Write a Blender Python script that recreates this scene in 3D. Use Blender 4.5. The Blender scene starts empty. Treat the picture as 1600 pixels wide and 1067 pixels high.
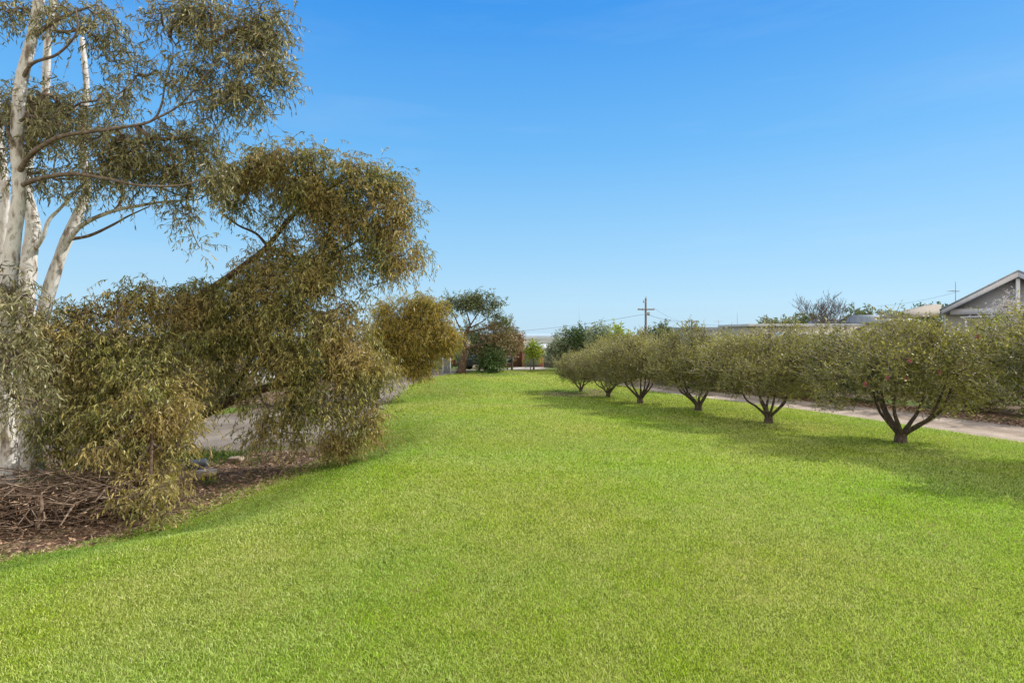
import bpy, math, random
import numpy as np
from mathutils import noise, Vector
R = np.random.default_rng(7)
random.seed(7)
C = bpy.context.scene.collection
S = bpy.context.scene
H = 3.3; F = 889.0                      # eye height, focal length in photo pixels
def W(px, py, d): return np.array([(px-800)/F*d, d, H+(521-py)/F*d])

# ------------------------------------------------------------------ materials
class NT:
    def __init__(s, name):
        s.m = bpy.data.materials.new(name); s.m.use_nodes = True
        s.t = s.m.node_tree; s.t.nodes.clear()
        s.out = s.n('ShaderNodeOutputMaterial')
    def n(s, ty, **kw):
        o = s.t.nodes.new(ty)
        for k, v in kw.items():
            if k.startswith('i_'):
                o.inputs[k[2:].replace('_', ' ')].default_value = v
            else: setattr(o, k, v)
        return o
    def l(s, a, b): s.t.links.new(a, b)
    def pos(s, scale=(1,1,1)):
        g = s.n('ShaderNodeNewGeometry'); mp = s.n('ShaderNodeMapping'); mp.inputs['Scale'].default_value = scale
        s.l(g.outputs['Position'], mp.inputs['Vector']); return mp.outputs[0]
    def noise(s, scale, detail=4, rough=.55, vec=None):
        o = s.n('ShaderNodeTexNoise'); o.inputs['Scale'].default_value = scale
        o.inputs['Detail'].default_value = detail; o.inputs['Roughness'].default_value = rough
        s.l(vec if vec is not None else s.pos(), o.inputs['Vector']); return o.outputs['Fac']
    def ramp(s, fac, stops):
        r = s.n('ShaderNodeValToRGB'); e = r.color_ramp.elements
        while len(e) < len(stops): e.new(.5)
        for i, (p, c) in enumerate(stops):
            e[i].position = p; e[i].color = (*c, 1) if len(c) == 3 else c
        s.l(fac, r.inputs[0]); return r.outputs[0]
    def mix(s, fac, a, b, mode='MIX'):
        m = s.n('ShaderNodeMix', data_type='RGBA', blend_type=mode)
        for sock, v in ((m.inputs[0], fac), (m.inputs[6], a), (m.inputs[7], b)):
            if isinstance(v, (int, float)): sock.default_value = v
            elif isinstance(v, tuple): sock.default_value = (*v, 1)
            else: s.l(v, sock)
        return m.outputs[2]
    def bsdf(s, col, rough=.8, spec=.3, metal=0):
        b = s.n('ShaderNodeBsdfPrincipled')
        if isinstance(col, tuple): b.inputs['Base Color'].default_value = (*col, 1)
        else: s.l(col, b.inputs['Base Color'])
        b.inputs['Roughness'].default_value = rough
        b.inputs['Specular IOR Level'].default_value = spec; b.inputs['Metallic'].default_value = metal
        s.b = b; s.l(b.outputs[0], s.out.inputs[0]); return b
    def bump(s, h, strength=.5, dist=.02):
        b = s.n('ShaderNodeBump'); b.inputs['Strength'].default_value = strength; b.inputs['Distance'].default_value = dist
        s.l(h, b.inputs['Height']); s.l(b.outputs[0], s.b.inputs['Normal'])
LEAFGAIN = 2.35
def tintvec(s):
    a = s.n('ShaderNodeAttribute', attribute_name='tint'); x = s.n('ShaderNodeSeparateXYZ')
    s.l(a.outputs['Vector'], x.inputs[0]); return x.outputs
def leaf_mat(name, stops, clump=None, trans=.3, rough=.5, spec=.4, patch=None):
    s = NT(name); t = tintvec(s); GN = LEAFGAIN
    stops = [(p, tuple(min(.9, c*GN) for c in q)) for p, q in stops]
    if patch: patch = (tuple(c*GN for c in patch[0]), patch[1])
    col = s.ramp(t[0], stops)
    if clump: col = s.mix(t[1], col, s.mix(1.0, col, clump, 'MULTIPLY'))
    if patch:
        f = s.ramp(s.noise(patch[1], 3), [(.42,(0,0,0)),(.62,(1,1,1))]); col = s.mix(f, col, s.mix(.65, col, patch[0]))
    b = s.bsdf(col, rough, spec)
    tr = s.n('ShaderNodeBsdfTranslucent'); s.l(s.mix(1.0, col, (1.15,1.15,.6), 'MULTIPLY'), tr.inputs[0])
    mx = s.n('ShaderNodeMixShader'); mx.inputs[0].default_value = trans
    s.l(b.outputs[0], mx.inputs[1]); s.l(tr.outputs[0], mx.inputs[2]); s.l(mx.outputs[0], s.out.inputs[0])
    return s.m
def bark_mat(name, stops, sc=(6,6,1.6), scale=2.2, bump=.5):
    s = NT(name); f = s.noise(scale, 6, .6, s.pos(sc)); col = s.ramp(f, stops)
    s.bsdf(col, .85, .15); s.bump(s.noise(scale*3, 5, .65, s.pos(sc)), bump, .02); return s.m
def flat_mat(name, col, rough=.6, var=.12, scale=3, spec=.3, bump=0, stretch=(1,1,1)):
    s = NT(name); f = s.noise(scale, 5, .6, s.pos(stretch))
    c2 = tuple(max(0, v*(1-2*var)) for v in col); c1 = tuple(min(1, v*(1+var)) for v in col)
    s.bsdf(s.ramp(f, [(.3, c2), (.7, c1)]), rough, spec)
    if bump: s.bump(s.noise(scale*6, 5), bump, .01)
    return s.m

M = {}
M['euc_leaf'] = leaf_mat('eucalypt_leaf', [(0,(.05,.05,.022)),(.45,(.135,.125,.058)),(.8,(.235,.215,.125)),(1,(.32,.21,.11))], (.6,.64,.58), .22, .45, .4)
M['wil_leaf'] = leaf_mat('drooping_leaf', [(0,(.030,.034,.009)),(.4,(.115,.118,.028)),(.75,(.25,.205,.065)),(1,(.46,.34,.19))], (.50,.60,.45), .28, .45, .45, ((.22,.155,.06),.9))
M['gold_leaf'] = leaf_mat('golden_green_leaf', [(0,(.06,.055,.012)),(.45,(.19,.15,.028)),(.8,(.37,.23,.06)),(1,(.50,.29,.14))], (.55,.70,.5), .34, .45, .4)
M['bot_leaf'] = leaf_mat('bottlebrush_leaf', [(0,(.020,.026,.006)),(.4,(.115,.118,.024)),(.7,(.26,.225,.055)),(1,(.58,.38,.24))], (.34,.40,.30), .28, .5, .32, ((.19,.18,.06),.6))
M['far_leaf'] = leaf_mat('grey_green_far_leaf', [(0,(.035,.045,.022)),(.5,(.085,.10,.05)),(1,(.16,.17,.09))], (.7,.75,.7), .2, .6, .3)
M['dark_leaf'] = leaf_mat('dark_green_leaf', [(0,(.015,.030,.010)),(.5,(.040,.070,.018)),(1,(.09,.13,.035))], (.7,.75,.7), .2, .5, .4)
M['olive_leaf'] = leaf_mat('silver_olive_leaf', [(0,(.08,.095,.06)),(.5,(.16,.18,.12)),(1,(.27,.29,.22))], (.7,.75,.7), .2, .6, .3)
M['lime_leaf'] = leaf_mat('yellow_green_leaf', [(0,(.07,.10,.012)),(.5,(.17,.20,.02)),(1,(.30,.30,.05))], (.7,.8,.6), .3, .5, .3)
M['rust_leaf'] = leaf_mat('rusty_leaf', [(0,(.07,.055,.03)),(.5,(.15,.11,.065)),(1,(.22,.19,.10))], (.7,.75,.7), .2, .6, .3)
M['mauve_leaf'] = leaf_mat('mauve_twiggy_leaf', [(0,(.13,.11,.12)),(.5,(.24,.21,.23)),(1,(.36,.33,.34))], (.7,.75,.7), .15, .7, .2)
M['litter'] = leaf_mat('dry_leaf', [(0,(.03,.02,.012)),(.5,(.13,.078,.048)),(1,(.30,.21,.145))], (.7,.7,.7), .05, .7, .2)
M['weed_leaf'] = leaf_mat('weed_leaf', [(0,(.015,.03,.006)),(.6,(.05,.085,.014)),(1,(.12,.14,.03))], (.7,.8,.7), .25, .5, .3)
M['euc_bark'] = bark_mat('smooth_pale_bark', [(.30,(.13,.10,.08)),(.40,(.30,.25,.21)),(.47,(.56,.53,.50)),(.58,(.68,.66,.63)),(.64,(.36,.33,.30)),(.72,(.56,.53,.50)),(.82,(.30,.20,.14))], (4,4,1.3), 1.9, .35)
M['wil_bark'] = bark_mat('brown_fissured_bark', [(.3,(.035,.022,.015)),(.55,(.13,.085,.06)),(.75,(.24,.18,.14))], (8,8,3), 2.5, .9)
M['bot_bark'] = bark_mat('grey_brown_bark', [(.3,(.045,.034,.027)),(.55,(.14,.108,.085)),(.75,(.30,.255,.215))], (8,8,3), 3, .7)
M['twig'] = bark_mat('grey_twig', [(.3,(.24,.20,.16)),(.6,(.46,.40,.34)),(.8,(.60,.54,.47))], (8,8,8), 3, .2)
M['euc_twig'] = bark_mat('brown_grey_twig', [(.3,(.09,.065,.05)),(.6,(.22,.17,.135)),(.8,(.36,.31,.27))], (5,5,5), 3, .2)
M['wood'] = bark_mat('weathered_timber', [(.3,(.14,.11,.09)),(.6,(.26,.215,.18)),(.8,(.36,.31,.27))], (2,9,9), 3, .3)
M['stick'] = bark_mat('dead_stick', [(.3,(.07,.045,.03)),(.55,(.20,.14,.10)),(.8,(.50,.42,.35))], (4,4,4), 2, .2)
M['white'] = flat_mat('white_paint', (.72,.73,.75), .5, .05)
M['grey_fascia'] = flat_mat('pale_grey_paint', (.66,.66,.72), .5, .05)
M['gable'] = flat_mat('grey_beige_cladding', (.36,.365,.39), .8, .10, 2, .2, .5, (.3,.3,14))
M['roof_pale'] = flat_mat('pale_metal_roof', (.60,.62,.64), .45, .06, 2)
M['roof_beige'] = flat_mat('beige_tile_roof', (.33,.29,.23), .8, .12, 5)
M['roof_grey'] = flat_mat('grey_blue_roof', (.34,.38,.42), .6, .08, 2)
M['pink'] = flat_mat('pink_render', (.36,.20,.165), .85, .06)
M['pink_pale'] = flat_mat('pale_pink_render', (.62,.42,.39), .85, .06)
M['brick'] = flat_mat('red_brown_brick', (.34,.15,.105), .85, .18, 14)
M['cream'] = flat_mat('cream_wall', (.55,.50,.42), .85, .08)
M['door_grey'] = flat_mat('grey_green_door', (.13,.15,.13), .6, .06)
M['glass'] = flat_mat('dark_window_glass', (.03,.04,.05), .08, .02, 1, .8)
M['blueglass'] = flat_mat('blue_tinted_glass', (.10,.19,.36), .12, .05, 1, .8)
M['fence'] = flat_mat('dark_brown_fence', (.10,.085,.07), .8, .15, 6, .2, 0, (6,6,.5))
M['green_sheet'] = flat_mat('pale_green_panel', (.30,.42,.26), .6, .06)
M['slate'] = flat_mat('blue_grey_panel', (.16,.18,.21), .6, .1)
M['stone'] = flat_mat('pale_stone', (.66,.56,.44), .9, .1, 8, .2, .4)
M['darkstone'] = flat_mat('dark_slate_stone', (.07,.08,.10), .7, .15, 8, .3, .3)
M['edging'] = flat_mat('concrete_edging', (.38,.29,.21), .9, .15, 6, .2, .4)
M['pole'] = flat_mat('weathered_pole_timber', (.20,.165,.14), .85, .15, 6, .2, .2, (6,6,.4))
M['metal'] = flat_mat('galvanised_metal', (.35,.36,.37), .45, .05, 3, .5)
M['wire'] = flat_mat('cable', (.16,.17,.19), .6, .02)
M['car_red'] = flat_mat('maroon_car_paint', (.13,.03,.035), .25, .04, 2, .5)
M['car_white'] = flat_mat('white_car_paint', (.70,.70,.71), .25, .03, 2, .5)
M['car_dark'] = flat_mat('charcoal_car_paint', (.025,.028,.035), .25, .03, 2, .5)
M['tyre'] = flat_mat('black_rubber', (.02,.02,.02), .85, .05)
M['pinkflower'] = flat_mat('pink_red_bloom', (.48,.13,.17), .7, .15, 20)
M['whiteflower'] = flat_mat('white_bloom', (.72,.68,.70), .7, .1, 20)
M['yellow'] = flat_mat('yellow_bloom', (.75,.62,.02), .6, .08, 20)

def ground_mat():
    s = NT('ground_earth'); P = s.pos()
    near = s.ramp(s.noise(1.6, 8, .7), [(.3,(.075,.05,.034)),(.5,(.17,.115,.08)),(.7,(.26,.19,.14))])
    green = s.ramp(s.noise(5, 6, .7), [(.3,(.05,.085,.015)),(.7,(.17,.24,.04))])
    near = s.mix(s.ramp(s.noise(.35, 5), [(.5,(0,0,0)),(.6,(1,1,1))]), near, green)
    sx = s.n('ShaderNodeSeparateXYZ'); s.l(P, sx.inputs[0])
    def dist(a, b):
        m = s.n('ShaderNodeMapRange'); m.inputs[1].default_value = a; m.inputs[2].default_value = b
        s.l(sx.outputs['Y'], m.inputs[0]); return m.outputs[0]
    verge = s.mix(dist(43, 47), near, green)
    mid = s.ramp(s.noise(.016, 8, .7, s.pos((1,.5,1))), [(.38,(.05,.055,.035)),(.5,(.13,.125,.075)),(.58,(.24,.20,.135)),(.66,(.09,.095,.06))])
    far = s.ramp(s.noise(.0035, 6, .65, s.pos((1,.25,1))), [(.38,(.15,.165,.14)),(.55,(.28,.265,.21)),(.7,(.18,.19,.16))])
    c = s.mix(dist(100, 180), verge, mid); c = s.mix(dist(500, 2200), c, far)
    c = s.mix(dist(4500, 14000), c, (.36,.45,.52))  # distance haze painted in as a bluish ground colour
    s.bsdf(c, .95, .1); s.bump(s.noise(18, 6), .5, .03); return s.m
def lawn_mat():
    s = NT('lawn_turf')
    a = s.ramp(s.noise(2.2, 8, .7), [(.3,(.12,.16,.02)),(.5,(.23,.27,.04)),(.7,(.34,.33,.10))])
    b = s.ramp(s.noise(26, 5, .7), [(.3,(.45,.45,.4)),(.7,(1.1,1.1,1.05))])
    s.bsdf(s.mix(.9, a, b, 'MULTIPLY'), .95, .1); s.bump(s.noise(30, 6, .7), .9, .04); return s.m
def grass_mat():
    s = NT('grass_blade'); t = tintvec(s)
    col = s.ramp(t[0], [(0,(.09,.16,.010)),(.4,(.36,.53,.022)),(.8,(.60,.74,.07)),(1,(.86,.90,.38))])
    dry = s.ramp(t[0], [(0,(.12,.18,.03)),(.4,(.46,.58,.10)),(1,(.88,.88,.44))])
    big = s.noise(.38, 3, .5); sm = s.noise(1.7, 6, .75)
    f = s.n('ShaderNodeMath', operation='ADD'); s.l(big, f.inputs[0]); s.l(sm, f.inputs[1])
    f2 = s.n('ShaderNodeMath', operation='MULTIPLY'); s.l(f.outputs[0], f2.inputs[0]); f2.inputs[1].default_value = .5
    k = s.ramp(f2.outputs[0], [(.38,(0,0,0)),(.56,(1,1,1))])
    tone_shade = s.ramp(s.noise(.16, 2), [(.35,(.85,1.0,.85)),(.65,(1.12,1.0,1.1))])
    c = s.mix(k, col, dry); c = s.mix(1.0, c, tone_shade, 'MULTIPLY'); c = s.mix(t[2], c, s.mix(1.0, c, (.36,.43,.36), 'MULTIPLY'))  # last mix: tint z paints shade into the left-edge blades
    b = s.bsdf(c, .55, .25)
    tr = s.n('ShaderNodeBsdfTranslucent'); s.l(s.mix(1.0, c, (1.1,1.25,.5), 'MULTIPLY'), tr.inputs[0])
    mx = s.n('ShaderNodeMixShader'); mx.inputs[0].default_value = .35
    s.l(b.outputs[0], mx.inputs[1]); s.l(tr.outputs[0], mx.inputs[2]); s.l(mx.outputs[0], s.out.inputs[0]); return s.m
def gravel_mat(name, dark, mid, light, track=None):
    s = NT(name); a = s.ramp(s.noise(38, 6, .8), [(.33,dark),(.5,mid),(.68,light)])
    b = s.ramp(s.noise(.9, 5, .6), [(.35,(.72,.70,.68)),(.65,(1.1,1.08,1.05))])
    c = s.mix(1.0, a, b, 'MULTIPLY'); t = tintvec(s)
    ad = s.n('ShaderNodeMath', operation='MULTIPLY_ADD'); s.l(s.noise(1.3, 5, .7), ad.inputs[0]); ad.inputs[1].default_value = .22; s.l(t[0], ad.inputs[2])
    k = s.ramp(ad.outputs[0], [(.10,(.55,.50,.44)),(.22,(.92,.90,.88)),(.38,(1.15,1.14,1.12)),(.56,(.78,.75,.70)),(.62,(.78,.75,.70)),(.80,(1.13,1.12,1.10)),(.98,(.85,.82,.78)),(1.0,(.6,.55,.48))])
    s.bsdf(s.mix(.85, c, s.mix(1.0, c, k, 'MULTIPLY')), .95, .1); s.bump(s.noise(45, 5, .8), .8, .02); return s.m
M['ground'] = ground_mat(); M['lawn'] = lawn_mat(); M['grass'] = grass_mat()
M['gravel'] = gravel_mat('pinkish_gravel', (.24,.19,.155), (.45,.375,.315), (.66,.57,.49))
M['asphalt'] = gravel_mat('worn_grey_asphalt', (.16,.135,.115), (.27,.235,.20), (.40,.355,.31))
M['concrete'] = gravel_mat('pale_concrete', (.36,.33,.30), (.46,.43,.40), (.55,.52,.48))
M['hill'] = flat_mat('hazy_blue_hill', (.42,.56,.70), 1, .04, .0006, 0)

# ------------------------------------------------------------------ mesh helpers
def mesh_from(name, V, loops, starts, totals, tint=None, mats=None, midx=None, smooth=False):
    me = bpy.data.meshes.new(name)
    me.vertices.add(len(V)); me.vertices.foreach_set('co', np.asarray(V, np.float32).ravel())
    me.loops.add(len(loops)); me.loops.foreach_set('vertex_index', np.asarray(loops, np.int32))
    me.polygons.add(len(starts)); me.polygons.foreach_set('loop_start', np.asarray(starts, np.int32))
    me.polygons.foreach_set('loop_total', np.asarray(totals, np.int32))
    if midx is not None: me.polygons.foreach_set('material_index', np.asarray(midx, np.int32))
    if smooth: me.polygons.foreach_set('use_smooth', np.ones(len(starts), bool))
    me.update(calc_edges=True)
    if tint is not None:
        a = me.attributes.new('tint', 'FLOAT_VECTOR', 'POINT'); a.data.foreach_set('vector', np.asarray(tint, np.float32).ravel())
    for m in (mats if isinstance(mats, list) else [mats]): me.materials.append(m)
    return me
def link(name, me, parent=None):
    o = bpy.data.objects.new(name, me); C.objects.link(o)
    if parent is not None: o.parent = parent
    return o
def tag(o, label=None, cat=None, group=None, kind=None):
    if label: o['label'] = label
    if cat: o['category'] = cat
    if group: o['group'] = group
    if kind: o['kind'] = kind
    return o
def empty(name, loc, label, cat, group=None, rz=0):
    o = bpy.data.objects.new(name, None); C.objects.link(o); o.location = tuple(float(v) for v in loc); o.rotation_euler = (0,0,rz)
    o.empty_display_size = .3
    return tag(o, label, cat, group)

class MB:                       # collects polygons
    def __init__(s): s.v = []; s.f = []; s.n = 0
    def add(s, V, Fc):
        s.v.append(np.asarray(V, float)); s.f += [[i+s.n for i in f] for f in Fc]; s.n += len(V); return s
    def box(s, c, d, rz=0, taper=1.0):
        x, y, z = [v/2 for v in d]; V = []
        for zz in (-z, z):
            k = 1 if zz < 0 else taper
            for a, b in ((-x,-y),(x,-y),(x,y),(-x,y)): V.append((a*k, b*k, zz))
        V = np.array(V); ca, sa = math.cos(rz), math.sin(rz)
        V = np.c_[V[:,0]*ca-V[:,1]*sa, V[:,0]*sa+V[:,1]*ca, V[:,2]] + np.array(c)
        return s.add(V, [(0,3,2,1),(4,5,6,7),(0,1,5,4),(1,2,6,5),(2,3,7,6),(3,0,4,7)])
    def prism(s, poly, axis, a, b):      # poly 2D extruded along axis from a to b
        n = len(poly); V = []
        for t in (a, b):
            for p in poly:
                q = list(p); q.insert(axis, t); V.append(q)
        Fc = [list(range(n)), list(range(2*n-1, n-1, -1))] + [[i, i+n, (i+1)%n+n, (i+1)%n] for i in range(n)]
        return s.add(V, Fc)
    def tube(s, P, Rr, sides=8, cap=True):
        P = np.asarray(P, float); Rr = np.broadcast_to(np.asarray(Rr, float), (len(P),))
        T = np.gradient(P, axis=0); T /= np.linalg.norm(T, axis=1)[:,None]+1e-9
        up = np.array([0,0,1.]) if abs(T[0,2]) < .9 else np.array([1.,0,0])
        N = np.cross(T[0], up); N /= np.linalg.norm(N); V = []
        for i in range(len(P)):
            N = N-T[i]*np.dot(N, T[i]); N /= np.linalg.norm(N)+1e-9; B = np.cross(T[i], N)
            for k in range(sides):
                a = 2*math.pi*k/sides; V.append(P[i]+Rr[i]*(math.cos(a)*N+math.sin(a)*B))
        Fc = [[i*sides+k, i*sides+(k+1)%sides, (i+1)*sides+(k+1)%sides, (i+1)*sides+k] for i in range(len(P)-1) for k in range(sides)]
        if cap: Fc += [list(range(sides))[::-1], [(len(P)-1)*sides+k for k in range(sides)]]
        return s.add(V, Fc)
    def build(s, name, mat, parent=None, origin=None, smooth=False, bevel=0, nf=None):
        V = np.concatenate(s.v)
        if origin is not None: V = V-np.asarray(origin)
        tot = np.array([len(f) for f in s.f]); st = np.r_[0, np.cumsum(tot)[:-1]]
        o = link(name, mesh_from(name, V, np.concatenate([np.array(f) for f in s.f]), st, tot, None, mat, None if nf is None else (np.arange(len(tot)) >= nf).astype(int), smooth), parent)
        if bevel:
            b = o.modifiers.new('bevel', 'BEVEL'); b.width = bevel; b.segments = 2; b.limit_method = 'ANGLE'
        return o

def leaf_mesh(name, P, D, L, Wd, bend, tint, mat, origin, simple=False, tw=None):
    n = len(P); D = D/(np.linalg.norm(D, axis=1)[:,None]+1e-9)
    r = R.normal(size=(n,3)); Sd = np.cross(D, r); Sd /= np.linalg.norm(Sd, axis=1)[:,None]+1e-9
    L = L[:,None]; Wd = Wd[:,None]/2
    P = P-np.asarray(origin)
    if simple:
        V = np.stack([P, P+D*L*.45+Sd*Wd, P+D*L+bend*L, P+D*L*.45-Sd*Wd], 1).reshape(-1,3)
        lp = (np.arange(n)[:,None]*4+np.arange(4)).ravel(); st = np.arange(n)*4; tt = np.full(n, 4); k = 4
    else:
        a = P+D*L*.33+bend*L*.1; b = P+D*L*.7+bend*L*.5; t = P+D*L*.96+bend*L
        V = np.stack([P, a+Sd*Wd, a-Sd*Wd, b+Sd*Wd*.75, b-Sd*Wd*.75, t], 1).reshape(-1,3)
        lp = (np.arange(n)[:,None]*6+np.array([0,1,2,1,3,4,2,3,5,4])).ravel()
        st = (np.arange(n)[:,None]*10+np.array([0,3,7])).ravel(); tt = np.tile([3,4,3], n); k = 6
    tint = np.repeat(tint, k, axis=0); mi = None
    if tw is not None:
        nq = len(tw[1])//4; mi = np.r_[np.zeros(len(st),int), np.ones(nq,int)]
        st = np.r_[st, len(lp)+np.arange(nq)*4]; tt = np.r_[tt, np.full(nq,4)]; lp = np.r_[lp, tw[1]+len(V)]
        V = np.r_[V, tw[0]]; tint = np.r_[tint, np.full((len(tw[0]),3),.5)]
    return mesh_from(name, V, lp, st, tt, tint, mat, mi)
def twig_mesh(P0, P1, P2, r):      # three-sided thin twigs, returns V, quads
    n = len(P0); D = P2-P0; D /= np.linalg.norm(D, axis=1)[:,None]+1e-9
    A = np.cross(D, np.array([.3,.5,.81])); A /= np.linalg.norm(A, axis=1)[:,None]+1e-9; B = np.cross(D, A); V = []
    for P, k in ((P0,1),(P1,.8),(P2,.4)):
        for j in range(3):
            a = j*2.094; V.append(P+(A*math.cos(a)+B*math.sin(a))*(r*k)[:,None])
    V = np.stack(V, 1).reshape(-1,3)
    q = np.array([[i*3+j, i*3+(j+1)%3, (i+1)*3+(j+1)%3, (i+1)*3+j] for i in range(2) for j in range(3)]).ravel()
    return V, (np.arange(n)[:,None]*9+q).ravel()
def catmull(P, k=5):
    P = np.asarray(P, float)
    if len(P) < 3: return np.array([P[0]+(P[-1]-P[0])*t for t in np.linspace(0,1,k+1)])
    Q = np.vstack([2*P[0]-P[1], P, 2*P[-1]-P[-2]]); out = []
    for i in range(1, len(Q)-2):
        for t in np.arange(k)/k:
            out.append(.5*((2*Q[i])+(-Q[i-1]+Q[i+1])*t+(2*Q[i-1]-5*Q[i]+4*Q[i+1]-Q[i+2])*t*t+(-Q[i-1]+3*Q[i]-3*Q[i+1]+Q[i+2])*t**3))
    out.append(P[-1]); return np.array(out)

# ------------------------------------------------------------------ tree builder
def grow(limbs, A, rtip=.006, expo=.45, seg=.3, wob=.04, up=.1):
    """limbs: list of (points, r0, r1). A: attractors. Returns skeleton polylines for the network."""
    NP, NR, ND, NL = [], [], [], []
    for li, (P, r0, r1) in enumerate(limbs):
        T = np.gradient(P, axis=0); T /= np.linalg.norm(T, axis=1)[:,None]+1e-9
        for i in range(len(P)):
            t = i/(len(P)-1)
            if t < .3 and r0 > .03: continue
            NP.append(P[i]); NR.append(r0+(r1-r0)*t); ND.append(T[i]); NL.append(li)
    n0 = len(NP); cap = len(NP)+len(A)*14+10
    pos = np.zeros((cap,3)); pos[:n0] = NP; dr = np.zeros((cap,3)); dr[:n0] = ND
    par = np.full(cap, -1); rad0 = np.zeros(cap); rad0[:n0] = NR; cnt = np.zeros(cap); n = n0
    dd = np.array([np.min(np.linalg.norm(pos[:n0]-a, axis=1)) for a in A]); paths = []; own = np.zeros(cap, int); own[:n0] = NL
    for ai in np.argsort(dd):
        a = A[ai]; v = a-pos[:n]; d = np.linalg.norm(v, axis=1)+1e-6
        cs = (v*dr[:n]).sum(1)/d; cost = d*(1.35-.45*cs)
        i = int(np.argmin(cost)); L = d[i]
        k = max(2, min(12, int(L/seg)+1))
        c1 = pos[i]+dr[i]*L*.35+np.array([0,0,up*L]); p0 = pos[i]; idx = [i]; prev = i
        for j in range(1, k+1):
            t = j/k; p = (1-t)**2*p0+2*t*(1-t)*c1+t*t*a
            if j < k: p = p+R.normal(size=3)*wob*min(L,1.5)*.5
            pos[n] = p; q = p-pos[prev]; dr[n] = q/(np.linalg.norm(q)+1e-9); par[n] = prev; own[n] = own[i]; idx.append(n); prev = n; n += 1
        paths.append(idx); j = prev
        while j >= 0: cnt[j] += 1; j = par[j]
    out = []
    for idx in paths:
        r = np.array([rtip*max(cnt[i],1)**expo for i in idx])
        r[0] = r[1] if len(r) > 1 else r[0]
        if idx[0] < n0: r = np.minimum(r, rad0[idx[0]]*.8)
        out.append((pos[idx], r, int(own[idx[0]])))
    return out
def tubes(name, polys, mat, parent, origin, sides=6):
    mb = MB()
    for P, r in polys: mb.tube(P, r, sides, False)
    return mb.build(name, mat, parent, origin, True)

def blob_points(clumps, dens, shell=.55):
    """clumps: (centre, rx, ry, rz). attractor points with surface bias; dens per m3^(2/3)."""
    out, cid = [], []
    for ci, (c, rx, ry, rz, w) in enumerate(clumps):
        n = max(2, int(dens*w*(rx*ry*rz)**(2/3)*4)); m = max(2, n//7); ext = np.array([rx,ry,rz])
        u = R.normal(size=(m,3)); u /= np.linalg.norm(u, axis=1)[:,None]
        sc = u*(R.random(m)**shell)[:,None]*ext
        k = R.integers(0, m, n); sg = min(.26, .30*float(ext.mean())) if ext.mean() < 1.2 else .22*float(ext.mean())
        out.append(np.asarray(c)+sc[k]+R.normal(size=(n,3))*sg*np.array([1,1,.75])); cid += [ci]*n
    return np.concatenate(out), np.array(cid)

def foliage(A, p, origin, parent, mat, centre=None, name='crown', twigmat=None):
    """sprays of leaves around each attractor. p: dict of parameters"""
    n = len(A); m = p['sprays']; O = np.repeat(A, m, axis=0)+R.normal(size=(n*m,3))*p['spread']
    crn = np.repeat(R.random(n), m)
    U = R.normal(size=(n*m,3)); U /= np.linalg.norm(U, axis=1)[:,None]
    if centre is not None:
        o = O-np.asarray(centre); o /= np.linalg.norm(o, axis=1)[:,None]+1e-6; U = U*(1-p.get('out',0))+o*p.get('out',0)
    U[:,2] += p.get('up', 0); U /= np.linalg.norm(U, axis=1)[:,None]+1e-9
    L = p['len']*(.5+R.random(n*m)); g = p['grav']
    zmin = p.get('zmin', .06)
    def pt(t): return O+U*(L*t)[:,None]+np.array([0,0,-1.])*(g*L*t*t)[:,None]
    tw = pt(1.0); ok = tw[:,2] > zmin
    O, U, L, crn = O[ok], U[ok], L[ok], crn[ok]; N = len(O)
    V, q = twig_mesh(pt(0.), pt(.5), pt(1.), np.full(N, p['tr'])); nq = N*6
    k = p['leaves']; t = (np.arange(k)+.7)/k; t = np.tile(t, N)+R.normal(size=N*k)*.04
    Or = np.repeat(O,k,0); Ur = np.repeat(U,k,0); Lr = np.repeat(L,k)
    P = Or+Ur*(Lr*t)[:,None]+np.array([0,0,-1.])*(g*Lr*t*t)[:,None]
    T = Ur+np.array([0,0,-2.])*(g*t)[:,None]; T /= np.linalg.norm(T,axis=1)[:,None]+1e-9
    rn = R.normal(size=P.shape); rn /= np.linalg.norm(rn,axis=1)[:,None]
    D = T*p['along']+rn*p['rand']+np.array([0,0,-1.])*p['droop']
    ll = p['ll']*(.6+.7*R.random(len(P))); ww = p['lw']*(.7+.6*R.random(len(P)))
    bend = R.normal(size=P.shape)*.12+np.array([0,0,-p.get('curl',.15)])
    tint = np.c_[np.clip(R.random(len(P))**1.1*.75+.25*np.repeat(crn,k)+R.normal(size=len(P))*.05,0,1), np.repeat(crn,k), t]
    keep = P[:,2] > zmin
    me = leaf_mesh(name, P[keep], D[keep], ll[keep], ww[keep], bend[keep], tint[keep], [mat, twigmat or M['twig']], origin, p.get('simple', False), (V-np.asarray(origin), q))
    return link(name, me, parent)

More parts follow.
